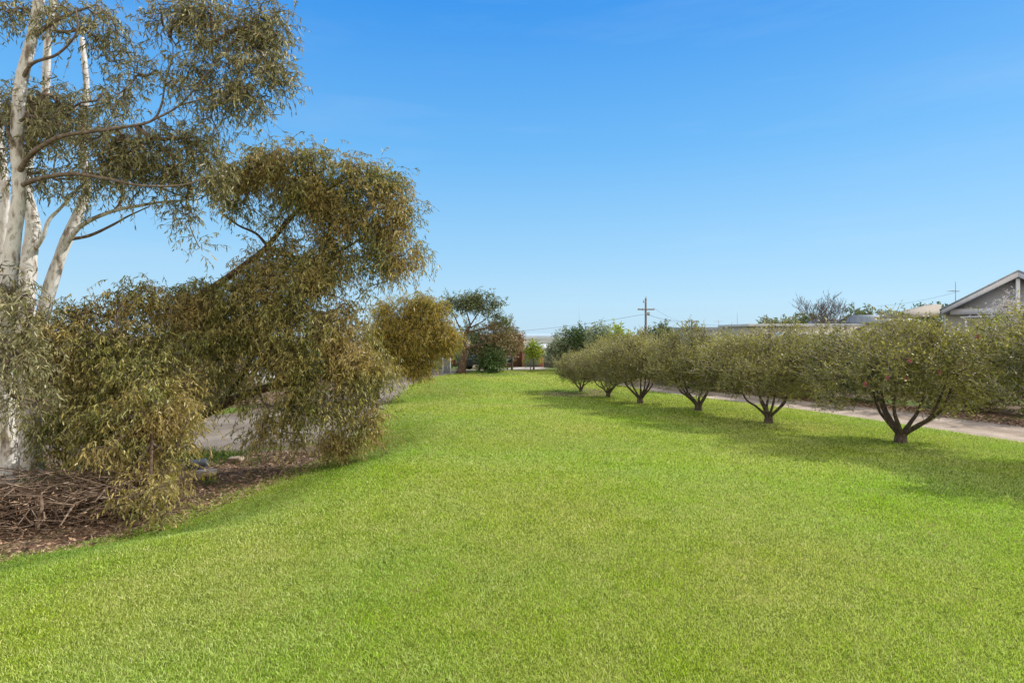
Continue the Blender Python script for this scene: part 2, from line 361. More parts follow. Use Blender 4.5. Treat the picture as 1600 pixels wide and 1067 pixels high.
def px_tree(name, label, cat, limbs, clumps, dens, fp, lmat, bmat, twigmat, rtip=.006, group=None, base=None, sides=12, trunks=1, thick=.55, thin=.04):
    """limbs [(pts(px,py,d), r0, r1)], clumps [(px,py,d,rx,ry,(weight))] in the photo's directions"""
    limbs = limbs[:trunks]+sorted(limbs[trunks:], key=lambda q: -q[1])
    L3 = [(catmull([W(*q) for q in pts], 5), r0, r1) for pts, r0, r1 in limbs]
    b = L3[0][0][0].copy() if base is None else np.array(base, float)
    root = empty(name, b, label, cat, group)
    cl = []
    for c in clumps:
        px, py, d, rx, ry = c[:5]; w = c[5] if len(c) > 5 else 1; k = d/F
        cl.append((W(px,py,d), rx*k, max(rx,ry)*k*thick*1.3, ry*k, w))
    A, cid = blob_points(cl, dens); A = A[A[:,2] > fp.get('zmin',.06)+.1]
    mbs = [MB() for _ in range(trunks)]; own = []
    for i, (P, r0, r1) in enumerate(L3):
        t = np.linspace(0,1,len(P)); rr = r0+(r1-r0)*t
        if i < trunks: rr = rr*(1+.35*np.exp(-t*18)); k = i
        else:
            k = own[int(np.argmin([np.min(np.linalg.norm(L3[j][0]-P[0], axis=1)) for j in range(i)]))]
        own.append(k); rr = rr*(1+R.normal(size=len(P))*.04)
        mbs[k].tube(P, rr, sides if r0 > .04 else 7)
        if r0 >= thin: mbs[k].nf = len(mbs[k].f)
    for P, r, li in grow(L3, A, rtip): mbs[own[li]].tube(P, r, 5, False)
    for m_ in mbs: m_.build('trunk', [bmat, twigmat], root, b, True, 0, m_.nf)
    foliage(A, fp, b, root, lmat, twigmat=twigmat)
    return root

# ------------------------------------------------------------------ the setting
def interp(pts, y): return np.interp(y, [p[0] for p in pts], [p[1] for p in pts])
def gz(x, y):
    y = np.asarray(y, float)
    return np.interp(y, [-50,50,150,500,1500,16000], [0,0,-5,-28,-40,-44])
XL = [(-6,-19),(0,-15),(5,-10.2),(8.3,-7.5),(8.8,-6.6),(9.8,-6.0),(12.3,-5.4),(15.9,-4.6),(20,-5.1),(25.7,-5.6),(36,-6.3),(41,-6.2),(46,-5.0),(48.5,-3.0),(50.5,-1.0),(52,3.8)]
XR = [(-6,28),(0,24),(10,18.8),(17,15.4),(20.8,14.0),(24.7,12.3),(32.2,7.9),(38.6,6.1),(52,4.4)]
def lawn_z(x, y):
    x = np.asarray(x, float); y = np.asarray(y, float)
    a, b = interp(XL, y), interp(XR, y); f = np.clip((52.3-y)/6, 0, 1)
    sm = lambda e: e*e*(3-2*e)
    bank = sm(np.clip((x-a)/3.0, 0, 1))*np.interp(y, [0,12,17,22,30,60], [.34,.34,.26,.08,.0,.0])*sm(np.clip((b-x)/9, 0, 1))
    e = sm(np.clip(np.minimum(x-a, b-x)/3.0, 0, 1))
    return .02+f*bank+f*e*(.07+.06*np.sin(x*.33+y*.11)+.05*np.sin(y*.37-x*.2))*np.clip((y-2)/8,0,1)
def grid_sheet(name, mat, fn, nu, nv, kind='structure'):
    U, Vv = np.meshgrid(np.linspace(0,1,nu), np.linspace(0,1,nv)); P = fn(U.ravel(), Vv.ravel())
    i = (np.arange(nv-1)[:,None]*nu+np.arange(nu-1)).ravel(); q = np.stack([i,i+1,i+nu+1,i+nu],1).ravel(); n = len(i)
    return tag(link(name, mesh_from(name, P, q, np.arange(n)*4, np.full(n,4), None, mat, None, True)), kind=kind)
def f_ground(u, v):
    y = -60+np.where(v < .5, v*2*260, 260+((v-.5)*2)**3*16500); x = (u-.5)*2*(120+np.clip(y,0,None)*1.6)
    return np.c_[x, y, gz(x,y)]
# the ground sheet carries rows exactly at the slope's kink so that flat sheets never sink through it
def f_ground_rows():
    ys = np.unique(np.r_[np.linspace(-60,50,23), np.linspace(50,150,21), np.linspace(150,500,20), np.linspace(500,1500,12), np.linspace(1500,16000,14)])
    P = []
    for y in ys:
        for u in np.linspace(-1,1,41): x = u*(120+max(y,0)*1.6); P.append((x, y, gz(x,y)))
    nu, nv = 41, len(ys); i = (np.arange(nv-1)[:,None]*nu+np.arange(nu-1)).ravel(); q = np.stack([i,i+1,i+nu+1,i+nu],1).ravel(); n = len(i)
    return tag(link('ground', mesh_from('ground', P, q, np.arange(n)*4, np.full(n,4), None, M['ground'])), kind='structure')
f_ground_rows()
def f_lawn(u, v):
    y = -6+v*58; a, b = interp(XL,y), interp(XR,y); x = a+(b-a)*u; return np.c_[x, y, lawn_z(x,y)]
grid_sheet('lawn', M['lawn'], f_lawn, 90, 150)
def strip(name, mat, pts, z, kind='structure', sub=6):
    L = catmull([(*p[0],0) for p in pts], sub); Rr = catmull([(*p[1],0) for p in pts], sub)
    jl = np.array([noise.noise(Vector((p[0]*.7,p[1]*.7,3))) for p in L])*.25; jr = np.array([noise.noise(Vector((p[0]*.7,p[1]*.7,9))) for p in Rr])*.25
    L[:,0] += jl; Rr[:,0] += jr; P = []; Tn = []
    for a, b in zip(L, Rr):
        for t in np.linspace(0,1,9):
            p = a+(b-a)*t; Tn.append((t,0,0)); P.append((p[0],p[1],float(gz(p[0],p[1]))+z))
    nu, nv = 9, len(L); i = (np.arange(nv-1)[:,None]*nu+np.arange(nu-1)).ravel(); q = np.stack([i,i+1,i+nu+1,i+nu],1).ravel(); n = len(i)
    return tag(link(name, mesh_from(name, P, q, np.arange(n)*4, np.full(n,4), Tn, mat)), kind=kind)
strip('gravel_driveway', M['gravel'], [((x-.4 if y < 40 else x, y), (x+4.0 if y < 45 else x+3.2, y+.9 if y < 45 else y)) for y, x in XR[1:8]] + [((4.6,49.5),(8.2,49.5))], .008)
strip('asphalt_driveway', M['asphalt'], [((-3.5,50),(-10.5,50)),((-4.5,44),(-10.6,45)),((-5.9,38),(-10.6,38)),((-5.6,30),(-10.4,31)),((-5.0,23),(-10.8,25)),((-5.2,18.6),(-13,22.4)),((-7.6,16.1),(-18,21.8)),((-13,15.8),(-24,22)),((-30,16),(-34,22.5))], .008)
strip('street', M['asphalt'], [((-60,51.5),(-60,58)),((-20,51.7),(-20,58)),((-2,52.4),(-3,59)),((6,53),(6,61)),((20,55),(20,62)),((50,60),(50,67))], .03)
strip('concrete_apron', M['concrete'], [((-.8,60.5),(3.6,60.8)),((-.4,72),(4.4,72)),((.6,84.0),(6.4,84.0))], .04)
def hills():
    n = 160; P = []; 
    for i in range(n):
        x = -26000+52000*i/(n-1); h = 10+45*noise.noise(Vector((x*.00022,0,1)))+25*noise.noise(Vector((x*.0011,0,2)))
        P += [(x,15800,-60),(x,15900,h)]
    f = [[2*i,2*i+2,2*i+3,2*i+1] for i in range(n-1)]
    MB().add(P, f).build('hills', M['hill'])['kind'] = 'structure'
hills()

# grass: real blades, denser nearby
def grass():
    n = 1200000; y0, y1 = 4.0, 51.8
    q = R.random(n); d = y0*(y1/y0)**(q**.93)
    x = (R.random(n)*2-1)*.95*d; ok = (x > interp(XL,d)-.15-.15*R.random(n)) & (x < interp(XR,d)+.1+.1*R.random(n)); x, d = x[ok], d[ok]; n = len(x)
    pn = np.array([noise.noise(Vector((a*.9,b*.9,0))) for a, b in zip(x[::8], d[::8])]); pn = np.repeat(pn, 8)[:n]
    if len(pn) < n: pn = np.r_[pn, np.zeros(n-len(pn))]
    z = lawn_z(x, d)-.005; s = np.clip(d/9, .75, 4.0)
    h = (.026+.030*R.random(n)**2)*(1+.35*pn)*s**.45; w = .0033*s
    a = R.random(n)*2*np.pi; lean = R.normal(size=(n,2))*.55
    P = np.c_[x,d,z]; T = P+np.c_[lean*h[:,None], h*(.75+.25*R.random(n))]
    Sd = np.c_[np.cos(a),np.sin(a),np.zeros(n)]*w[:,None]
    Mi = (P*.5+T*.5)+np.c_[-lean*h[:,None]*.18, h*.1]
    near = d < 14
    ed = x-interp(XL,d); tone_shade = np.exp(-((ed-1.1)/1.05)**2)*np.clip((24-d)/8,0,1)*np.clip(.75+1.3*pn,0,1)  # painted shade: blades darkened in a band inside the near-left edge
    tone_shade = np.maximum(tone_shade, np.exp(-((ed-2)/2.4)**2)*np.clip((d-22)/8,0,1)*.4)
    tint = np.c_[np.clip(R.random(n)+.1*pn,0,1), R.random(n), tone_shade]
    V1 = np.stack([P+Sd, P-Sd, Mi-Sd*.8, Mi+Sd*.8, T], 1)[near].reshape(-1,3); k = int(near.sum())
    lp1 = (np.arange(k)[:,None]*5+np.array([0,1,2,3,3,2,4])).ravel(); st1 = (np.arange(k)[:,None]*7+np.array([0,4])).ravel(); tt1 = np.tile([4,3],k)
    f = ~near; V2 = np.stack([P+Sd, P-Sd, T], 1)[f].reshape(-1,3); k2 = int(f.sum())
    lp2 = np.arange(k2*3)+len(V1); st2 = np.arange(k2)*3+len(lp1); tt2 = np.full(k2,3)
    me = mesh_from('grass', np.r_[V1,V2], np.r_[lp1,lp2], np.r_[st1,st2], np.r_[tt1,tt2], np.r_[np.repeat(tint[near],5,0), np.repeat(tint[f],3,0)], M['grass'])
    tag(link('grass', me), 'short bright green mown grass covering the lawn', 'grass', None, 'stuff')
grass()

def scatter_leaves(name, label, n, region, mat, l=.07, w=.022, kind='stuff', zz=.02, cat='leaf litter', stand=0):
    x, y = region(n); n = len(x); z = np.full(n, zz)+R.random(n)*.03+gz(x,y)
    D = np.c_[R.normal(size=(n,2)), R.normal(size=n)*.25+stand]; t = np.c_[R.random(n), R.random(n), R.random(n)]
    me = leaf_mesh(name, np.c_[x,y,z], D, l*(.5+R.random(n)), np.full(n,w), R.normal(size=(n,3))*.1, t, mat, (0,0,0), True)
    return tag(link(name, me), label, cat, None, kind)
def reg_left(n):
    y = 6+R.random(n)*12; e = interp(XL,y); x = e-np.abs(R.normal(size=n))*2.2+.35; k = (y < 15.8) | (x > e-.6); return x[k], y[k]
scatter_leaves('leaf_litter', 'brown dry leaf litter and bark strips under the leaning trees', 16000, reg_left, M['litter'], .09, .022)
def reg_right(n):
    y = 14+R.random(n)*32; x = interp(XR,y)+3.4+R.random(n)*2.2+np.abs(R.normal(size=n))*.5; return x, y
scatter_leaves('leaf_litter', 'dry leaf litter banked along the far edge of the gravel driveway', 14000, reg_right, M['litter'], .10, .04)

def lawn_leaves():
    n = 900; i = R.integers(0, 7, n); T = np.array([(13.4,12.4),(11.2,16.4),(9.2,20.4),(7.7,23.5),(5.9,26.2),(4.95,29.3),(3.9,32.2)])[i]
    x = T[:,0]+R.normal(size=n)*1.6-.6; y = T[:,1]+R.normal(size=n)*1.2; q = R.random(n) < .35
    yy = 6+R.random(n)*14; x = np.where(q, interp(XL,yy)+np.abs(R.normal(size=n))*1.6, x); y = np.where(q, yy, y)
    x2 = 4+R.random(220)*8; y2 = 5+R.random(220)*7; x = np.r_[x,x2]; y = np.r_[y,y2]; ok = (x > interp(XL,y)) & (x < interp(XR,y)); x, y = x[ok], y[ok]; n = len(x)
    me = leaf_mesh('fallen_leaves', np.c_[x,y,lawn_z(x,y)+.035], np.c_[R.normal(size=(n,2)),R.normal(size=n)*.3], .03+.05*R.random(n), np.full(n,.014), R.normal(size=(n,3))*.1, R.random((n,3)), M['litter'], (0,0,0), True)
    tag(link('fallen_leaves', me), 'small dry brown fallen leaves scattered over the lawn', 'fallen leaves', None, 'stuff')
lawn_leaves()
# ------------------------------------------------------------------ left foreground: tall pale gum
EUC = dict(sprays=6, spread=.15, len=.36, grav=.30, tr=.0045, leaves=9, along=.4, rand=.65, droop=.5, ll=.115, lw=.022, curl=.12)
px_tree('gum_tree', 'tall gum tree with several pale smooth trunks at the left edge of the photo', 'tree',
  [([(8,800,10.6),(12,700,10.6),(6,600,10.6),(10,500,10.6),(18,400,10.7),(30,300,10.8),(27,220,10.8),(33,130,10.9),(50,60,11),(66,-30,11)], .15, .085),
   ([(44,768,11.8),(46,660,11.8),(42,560,11.8),(40,470,11.8),(46,400,11.9),(52,350,12),(40,290,12.1),(50,220,12.3),(70,150,12.4),(75,60,12.4),(90,-30,12.5)], .20, .05),
   ([(48,700,12),(55,560,12.1),(74,465,12.2),(98,390,12.3),(122,335,12.5),(136,290,12.7),(128,220,12.8),(135,140,12.9),(128,60,13)], .15, .05),
   ([(-6,760,12.2),(-10,600,12.2),(2,420,12.3),(8,310,12.4),(-2,190,12.5),(-10,80,12.6)], .13, .05),
   ([(26,275,10.8),(48,242,10.6),(82,219,10.5),(110,210,10.5),(150,205,10.6),(185,200,10.8),(235,190,11),(252,165,11.1),(258,130,11.2),(270,90,11.3)], .046, .012),
   ([(235,190,11),(280,165,11),(320,120,11),(350,80,11.1),(390,40,11.2)], .022, .008),
   ([(280,165,11),(330,150,11.2),(390,120,11.4),(430,100,11.5)], .018, .006),
   ([(34,290,10.8),(60,280,10.5),(110,272,10.4),(160,278,10.4),(220,290,10.5),(280,290,10.8),(320,280,11)], .045, .012),
   ([(105,378,12.3),(128,352,12.2),(170,332,12.1),(215,322,12),(260,315,12),(310,312,12)], .055, .014),
   ([(108,374,12.3),(140,368,12.4),(175,352,12.4),(200,338,12.5),(235,322,12.6)], .04, .012),
   ([(50,395,11.9),(66,372,11.8),(76,345,11.8),(95,325,11.9),(118,300,12),(140,280,12.1)], .05, .015),
   ([(50,60,11),(78,38,11),(110,22,11),(150,8,11)], .045, .015),
   ([(32,130,10.9),(50,100,10.8),(90,85,10.7),(120,50,10.6),(118,10,10.6)], .035, .012),
   ([(30,250,10.8),(10,200,10.6),(-12,160,10.5)], .035, .01),
   ([(10,500,10.6),(30,470,10.3),(45,460,10.2),(60,480,10.1)], .02, .006)],
  [(15,5,10.8,35,22),(80,10,11,45,20,.6),(95,40,11,40,22,.4),(150,35,11.2,55,30,.45),(185,70,11.2,45,35,.4),(215,105,11.2,35,35,.35),(200,140,11.2,45,22,.3),
   (230,25,11.4,35,28,.4),(285,30,11.4,40,32,.8),(335,20,11.4,45,24,1.1),(385,25,11.4,40,28,1.2),(418,60,11.4,34,40,1.3),(440,110,11.4,26,36,1.2),(385,85,11.3,42,36,1),(335,75,11.2,35,36,.8),
   (300,110,11.2,34,34,.7),(390,140,11.3,40,26,.9),(345,155,11.2,38,34,.8),(330,195,11.2,32,26,.7),(280,150,11.1,28,28,.5),
   (60,165,11.6,60,26,.9),(20,190,11.2,40,32,.9),(120,165,11.8,50,26,.9),(170,165,11.8,40,26,.6),(90,215,11.3,60,26,.7),(25,245,11.2,40,28,.7),
   (170,215,11.3,45,26,.9),(215,225,11.3,45,30,1.1),(265,225,11.3,40,30,1.1),(140,262,11.4,60,24,.8),(215,268,11.4,48,26,1),(60,275,11.2,45,20,.6),(275,262,11.5,36,30,1),(305,240,11.6,30,30,1),
   (120,305,12,30,14,.5),(275,312,11.9,26,20,.7),(300,345,12,18,18,.5),(318,392,12,14,18,.5),(330,290,12,40,30,.8),
   (12,455,10.3,26,34,.9),(40,490,10.2,28,32,.8),(20,540,10.2,30,42,1.1),(50,580,10.2,26,36,.9),(15,620,10.2,22,32,.8),(60,635,10.3,20,26,.6)],
  35, EUC, M['euc_leaf'], M['euc_bark'], M['euc_twig'], .0085, trunks=4, base=W(30,775,11.5), sides=16, thin=.047)

# ------------------------------------------------------------------ leaning drooping tree
WIL = dict(sprays=7, spread=.15, len=.36, grav=.55, tr=.0038, leaves=10, along=.55, rand=.6, droop=.5, ll=.098, lw=.022, curl=.14)
d1, d2 = 14.6, 12.0
px_tree('leaning_weeping_tree', 'leaning weeping tree with brown limbs and olive gold drooping foliage reaching the lawn', 'tree',
  [([(268,722,14.8),(275,690,14.7),(290,662,14.6),(330,640,14.5),(380,618,14.3),(440,600,14.0),(500,590,13.9),(560,585,14)], .21, .045),
   ([(270,700,14.7),(258,640,14.5),(262,560,14.5),(283,498,14.5),(325,456,14.5),(375,420,14.6),(418,385,14.7),(450,345,14.8),(490,310,14.9),(540,280,15)], .15, .03),
   ([(418,385,14.7),(455,400,14.7),(500,405,14.8),(545,385,14.9),(585,355,15),(615,330,15)], .05, .014),
   ([(418,385,14.7),(400,365,14.6),(372,352,14.5),(345,330,14.4),(330,300,14.4)], .04, .012),
   ([(340,445,14.5),(390,450,14.2),(440,445,14),(490,460,14)], .05, .014),
   ([(330,640,14.5),(370,600,14.3),(400,545,14.1),(430,500,14),(470,480,14)], .08, .02),
   ([(275,690,14.7),(240,660,13.8),(200,610,12.8),(170,560,12.2),(150,510,12)], .11, .03),
   ([(240,660,13.8),(245,630,12.3),(240,640,11.4),(238,680,10.9),(236,740,10.0),(242,800,9.35)], .07, .012),
   ([(200,610,12.8),(150,620,12.2),(110,640,11.8),(90,660,11.6)], .04, .012),
   ([(500,590,13.9),(540,600,14),(580,610,14.2),(590,640,14.3)], .03, .012),
   ([(600,440,15),(575,450,15),(555,470,15),(530,500,15)], .012, .006)],
  [(395,255,d1,42,26),(440,245,d1,45,22),(350,270,d1,35,26,.8),(480,255,d1,38,24),(530,255,d1,22,20,.7),(500,280,d1,55,30,1.2),(560,280,d1,45,26,1.1),(600,300,d1,38,34,1.1),(628,350,d1,28,42,1.1),(590,345,d1,42,40,1.1),
   (545,320,d1,50,38,1.1),(455,300,d1,50,34),(400,300,d1,42,30,.8),(610,395,d1,34,34,1.1),(570,390,d1,34,26,.8),(600,428,d1,24,20,.8),(540,365,d1,34,22,.7),(440,345,d1,36,22,.5),(500,345,d1,34,26,.7),(350,310,d1,34,22,.7),(420,275,d1,50,26,.8),(640,400,d1,18,26,.9),(480,300,d1,40,30,.9),
   (395,430,d1,34,26,.9),(440,425,d1,50,30,1.1),(480,440,14.2,45,34,1.1),(520,480,14.2,34,34,1.1),(430,475,14,55,36,1.2),(375,475,14,42,30,1),(320,475,13.8,38,24,.8),(480,510,13.8,55,36,1.2),(430,530,13.8,45,34,1.1),
   (545,530,14,38,34,1.1),(580,560,14.2,32,34,1),(520,570,13.7,45,38,1.2),(470,580,13.6,45,38,1.1),(588,590,14.4,20,30,1),(560,620,14,38,40,1.1),(505,630,13.6,45,42,1.2),(450,640,13.6,38,36,1),
   (415,660,13.6,28,26,.8),(520,680,13.8,34,28,1),(570,660,14.2,28,30,1),(455,680,13.7,26,24,.8),(545,705,14,22,16,.8),(500,700,13.9,20,18,.8),(330,520,14,42,28,.9),(385,520,14,30,20,.8),(420,570,13.8,26,22,.8),
   (345,575,13.9,30,22,.8),(430,400,14.3,40,24,1),(545,415,14.7,32,24,.9),(510,395,14.7,34,22,.8),(575,440,14.8,22,22,.6),(480,405,14.3,40,26,1.1),(510,430,14.4,32,24,1),(350,545,13.9,34,20,1),(330,500,13.9,50,34,1.4),(290,450,14,34,20,.9),(400,500,13.9,46,34,1.3),(360,520,13.7,40,30,1.2),(410,545,13.8,34,26,1),(300,520,13.4,38,34,1.2),(310,600,13.5,26,24,.9),(300,460,14,34,22,.8),(370,450,14.2,40,24,.9),(480,385,14.7,40,22,.7),(400,615,13.7,28,20,.7),
   (105,490,12.6,36,22,.9),(150,480,12.6,40,24,1),(205,478,12.8,42,26,1),(255,485,13,40,26,1),(120,530,12.3,50,30,1.1),(185,525,12.2,50,34,1.1),(250,535,12.6,48,34,1.1),(300,540,13.2,36,30,1),
   (110,580,12,48,34,1.1),(170,590,11.8,50,36,1.2),(235,590,12,48,36,1.2),(290,600,12.6,36,30,1),(100,635,11.6,38,28,1),(155,640,11.5,46,26,1),(215,650,11.3,48,32,1.2),(268,660,11.6,30,32,1),
   (110,675,11.4,34,20,.8),(195,695,11.0,36,28,1.1),(245,695,10.9,38,30,1.2),(222,735,10.6,32,28,1.2),(255,755,10.5,24,26,1.1),(242,785,10.3,18,20,1.1),(232,765,9.7,28,24,1.1),(244,795,9.3,18,24,1.3),(205,775,9.7,20,18,.9),(120,560,12,50,34,.8),(205,600,11.6,40,34,1),(215,660,11,40,30,1),(195,745,10.6,26,20,1),(150,690,11.2,30,16,.6),(300,650,11.0,22,20,.6),(100,710,11.2,36,22,.9),(150,730,11.0,34,16,.7),(95,660,11.5,34,28,1),(160,665,11.2,44,26,1),(280,620,12.4,40,30,1),(190,650,10.9,44,30,1.1),(260,640,11.2,40,28,1.1),(180,715,10.4,28,22,.9),(290,690,11.2,18,18,.5),(85,540,12,24,40,.8)],
  33, WIL, M['wil_leaf'], M['wil_bark'], M['euc_twig'], .007, trunks=1)

GLD = dict(WIL, sprays=9, ll=.12, lw=.022, len=.45, leaves=11)
px_tree('golden_weeping_tree', 'rounded golden green drooping tree overhanging the asphalt driveway', 'tree',
  [([(588,622,28.6),(592,585,28.6),(600,555,28.4),(615,530,28.2),(640,505,28),(660,485,28)], .14, .03),
   ([(600,555,28.4),(640,545,28),(675,530,27.8),(695,515,27.8)], .06, .02),
   ([(592,585,28.6),(585,540,28.6),(590,500,28.6),(600,475,28.6)], .05, .015)],
  [(625,475,28,24,14,.7),(655,475,28,26,16,1),(680,485,28,20,16,1),(640,500,28,34,24,1.1),(680,510,28,28,24,1.1),(697,525,28,18,24,1.1),(650,535,28,34,26,1.2),(676,545,28,20,16,.9),(640,560,28,28,18,1),(655,568,28,22,12,1),(612,520,28,24,30,1),(605,560,28,20,24,.9),(600,490,28.4,18,20,.7),(590,520,28.4,24,28,1),(640,572,28,26,10,1),(596,575,28.4,18,16,.9),(704,530,27.8,12,18,1),(668,470,28,18,10,.8)],
  30, GLD, M['gold_leaf'], M['wil_bark'], M['euc_twig'], .009)

# ------------------------------------------------------------------ generic shrubs and background trees
def auto_tree(name, label, cat, x, y, h, w, lmat, bmat, n=90, crown0=.35, fp=None, group=None, stems=1, r0=.12, lean=0, clumpy=True, twigmat=None, z0=None, seedshape=None, depthk=1.0):
    z = float(gz(x,y)) if z0 is None else z0; b = np.array([x,y,z]); root = empty(name, b, label, cat, group)
    limbs = []
    for s in range(stems):
        a = 2*math.pi*s/stems+random.random(); sp = 0 if stems == 1 else .3*w*.5
        tgt = np.array([math.cos(a)*sp*(1+random.random())+lean, math.sin(a)*sp, h*.72])
        pts = [np.array([math.cos(a)*.05*(stems>1),math.sin(a)*.05*(stems>1),0])]
        for t in (.25,.5,.75,1): pts.append(tgt*np.array([t**1.3,t**1.3,t])+R.normal(size=3)*h*.02)
        limbs.append((catmull(np.array(pts)+b, 4), r0, r0*.25))
    nc = max(5, int(7*depthk)) if clumpy else 1; cl = []
    zc = z+h*(crown0+(1-crown0)*.5); rzz = h*(1-crown0)*.5
    if clumpy:
        for i in range(nc*2):
            u = R.normal(size=3); u /= np.linalg.norm(u); k = .35+.3*random.random()
            c = np.array([x+lean*.7,y,zc])+u*np.array([w*.5*(1-k*.8),w*.5*(1-k*.8),rzz*(1-k*.8)])
            cl.append((c, w*.5*k, w*.5*k, rzz*k*1.1, 1))
    cl.append((np.array([x+lean*.7,y,zc]), w*.4, w*.4, rzz*.85, 1))
    A, _ = blob_points(cl, 1.0)
    A, _ = blob_points(cl, n/max(1,len(A))); A = A[A[:,2] > z+.15]
    mb = MB()
    for P, a, c in limbs:
        t = np.linspace(0,1,len(P)); mb.tube(P, (a+(c-a)*t)*(1+.4*np.exp(-t*14)), 9)
    if stems > 1: mb.tube([b-np.array([0,0,.05]), b+np.array([0,0,.12])], [r0*1.8, r0*1.3], 9)
    nf = len(mb.f)
    for P, r, _ in grow(limbs, A, max(.006,r0*.055) if fp else .012): mb.tube(P, r, 5, False)
    mb.build('trunk', [bmat, twigmat or bmat], root, b, True, 0, nf)
    if fp: foliage(A, dict(fp, zmin=z+.03), b, root, lmat, centre=(x,y,zc-rzz), twigmat=twigmat or bmat)
    return root
FARF = dict(sprays=7, spread=.22, len=.35, grav=.15, tr=.006, leaves=7, along=.4, rand=.8, droop=.2, ll=.20, lw=.075, curl=.05, simple=True, out=.2, up=.1)
MIDF = dict(sprays=8, spread=.16, len=.3, grav=.1, tr=.004, leaves=8, along=.4, rand=.8, droop=.1, ll=.11, lw=.04, curl=.05, simple=True, out=.3, up=.15)

# far gum on the street corner
px_tree('spreading_gum_tree', 'umbrella shaped gum tree with dark trunk and bare forks standing beyond the lawn', 'tree',
  [([(720,584,47),(725,560,47),(727,545,47),(726,525,47),(735,508,47)], .34, .09),
   ([(726,530,47),(715,505,47),(708,490,47),(700,478,47)], .07, .02),([(735,508,47),(730,490,47),(727,472,47)], .07, .02),([(735,508,47),(748,488,47),(757,472,47)], .06, .02),
   ([(735,512,47),(757,500,47),(773,482,47)], .06, .02),([(730,520,47),(765,510,47),(788,500,47)], .07, .02),([(727,545,47),(745,540,46.5),(765,535,46)], .12, .03)],
  [(703,480,47,16,10,1),(725,468,47,22,10,1.2),(748,467,47,22,9,1.2),(765,480,47,17,11,1.2),(738,476,47,26,9,1),(785,502,47,12,10,1),(792,513,47,9,7,.8),(712,474,47,16,10,1),(760,490,47,12,7,.8),(776,496,47,9,8,.7)],
  11, dict(FARF, spread=.25, ll=.18, lw=.06), M['far_leaf'], M['wil_bark'], M['bot_bark'], .018, sides=12)
bgt = [ # px, base d, height, width, leaf, label, crown0, name
 (748,49.5,4.6,4.6,'far_leaf','dense grey green tree directly right of the umbrella shaped gum','background_tree',.12,1),
 (776,49.0,4.3,3.4,'rust_leaf','rusty brown tinged tree in front of the pink building','background_tree',.2,1),
 (800,51.5,3.9,2.2,'rust_leaf','thin sparse brownish tree at the left side of the concrete apron','background_tree',.3,1),
 (769,48.0,2.1,2.6,'dark_leaf','low dark green bush at the far lip of the lawn','bush',.0,3),
 (700,56.0,4.0,4.0,'dark_leaf','dark shrub behind the parked cars','bush',.05,2),
 (834,55.0,2.9,1.9,'lime_leaf','small bright yellow green tree in front of the brick garage','small_tree',.22,1),
]
for px, d, h, w, lm, lab, nm, c0, st in bgt:
    auto_tree(nm, lab, 'bush' if 'bush' in nm or 'shrub' in lab else 'tree', (px-800)/F*d, d, h, w, M[lm], M['bot_bark'], 110, c0, FARF, stems=st, r0=.09)
for px, d, h, w, lm, lab, c0 in [
 (882,52,3.4,3.2,'olive_leaf','leftmost silvery olive shrub behind the end of the bottlebrush row',.0),
 (907,51,4.1,3.4,'dark_leaf','darkest green rounded tree behind the end of the bottlebrush row',.0),
 (938,48,4.2,2.9,'olive_leaf','silvery grey olive tree right of the darkest green tree',.05),
 (966,47,4.6,3.0,'lime_leaf','yellow green loose topped tree left of the power pole',.1),
 (985,52,3.9,4.6,'lime_leaf','low yellow green tree at the foot of the power pole',.05)]:
    auto_tree('background_tree', lab, 'tree', (px-800)/F*d, d, h, w, M[lm], M['bot_bark'], 130, c0, FARF, stems=2, r0=.09)

# skyline trees, right
for px, d, top, w, lm, lab in [
 (1030,90,503,5.5,'far_leaf','distant grey gum just right of the power pole'),
 (1052,95,512,4.0,'far_leaf','small distant tree between the two power poles'),
 (1228,80,494,6.0,'far_leaf','distant dark tree left of the bare tree'),
 (1255,84,489,6.0,'far_leaf','distant bushy tree directly behind the left side of the bare tree'),
 (1352,90,479,5.0,'far_leaf','distant flat topped gum right of the bare tree'),
 (1376,96,488,8.0,'far_leaf','long low distant tree clump left of the pale blue roof'),
 (1403,92,487,5.0,'far_leaf','distant tree peeping over the pale blue roof'),
 (1448,70,474,4.6,'dark_leaf','dark treetop behind the beige tiled roof')]:
    z0 = float(gz(0,d)); h = H+(521-top)/F*d-z0
    auto_tree('distant_tree', lab, 'tree', (px-800)/F*d, d, h, w*1.35, M[lm], M['bot_bark'], 120, .45, dict(FARF, ll=.36, lw=.14, sprays=7, spread=.3), stems=1, r0=.2, group=None)
# distant trees on the plain in the gap (840-900)
for i, (px, py, d, h, w) in enumerate([(848,543,230,7,11),(856,541,300,10,15),(868,537,330,12,20),(880,545,260,8,14),(835,543,320,7,14)]):
    x = (px-800)/F*d; lab = ['round dark tree far down the slope above the grey roofed house','second tree far down the slope behind the grey roofed house','widest dark tree crown on the plain below the horizon','tree on the plain nearest the olive shrub','tree on the plain above the white hipped roof'][i]
    auto_tree('distant_tree', lab, 'tree', x, d, h, w, M['far_leaf'], M['bot_bark'], 70, .15, dict(FARF, ll=.7, lw=.3, sprays=5, leaves=6, spread=.5, len=.7), r0=.3)
# bare winter tree
auto_tree('bare_tree', 'leafless winter tree with fine grey branches rising above the long pale roof', 'tree', (1292-800)/F*52, 52, H+(521-468)/F*52, 4.6, M['bot_bark'], M['bot_bark'], 60, .45, dict(sprays=7, spread=.22, len=.75, grav=-.05, tr=.016, leaves=4, along=.9, rand=.5, droop=-.2, ll=.34, lw=.03, simple=True, out=.35, up=.5, curl=0), stems=4, r0=.09)

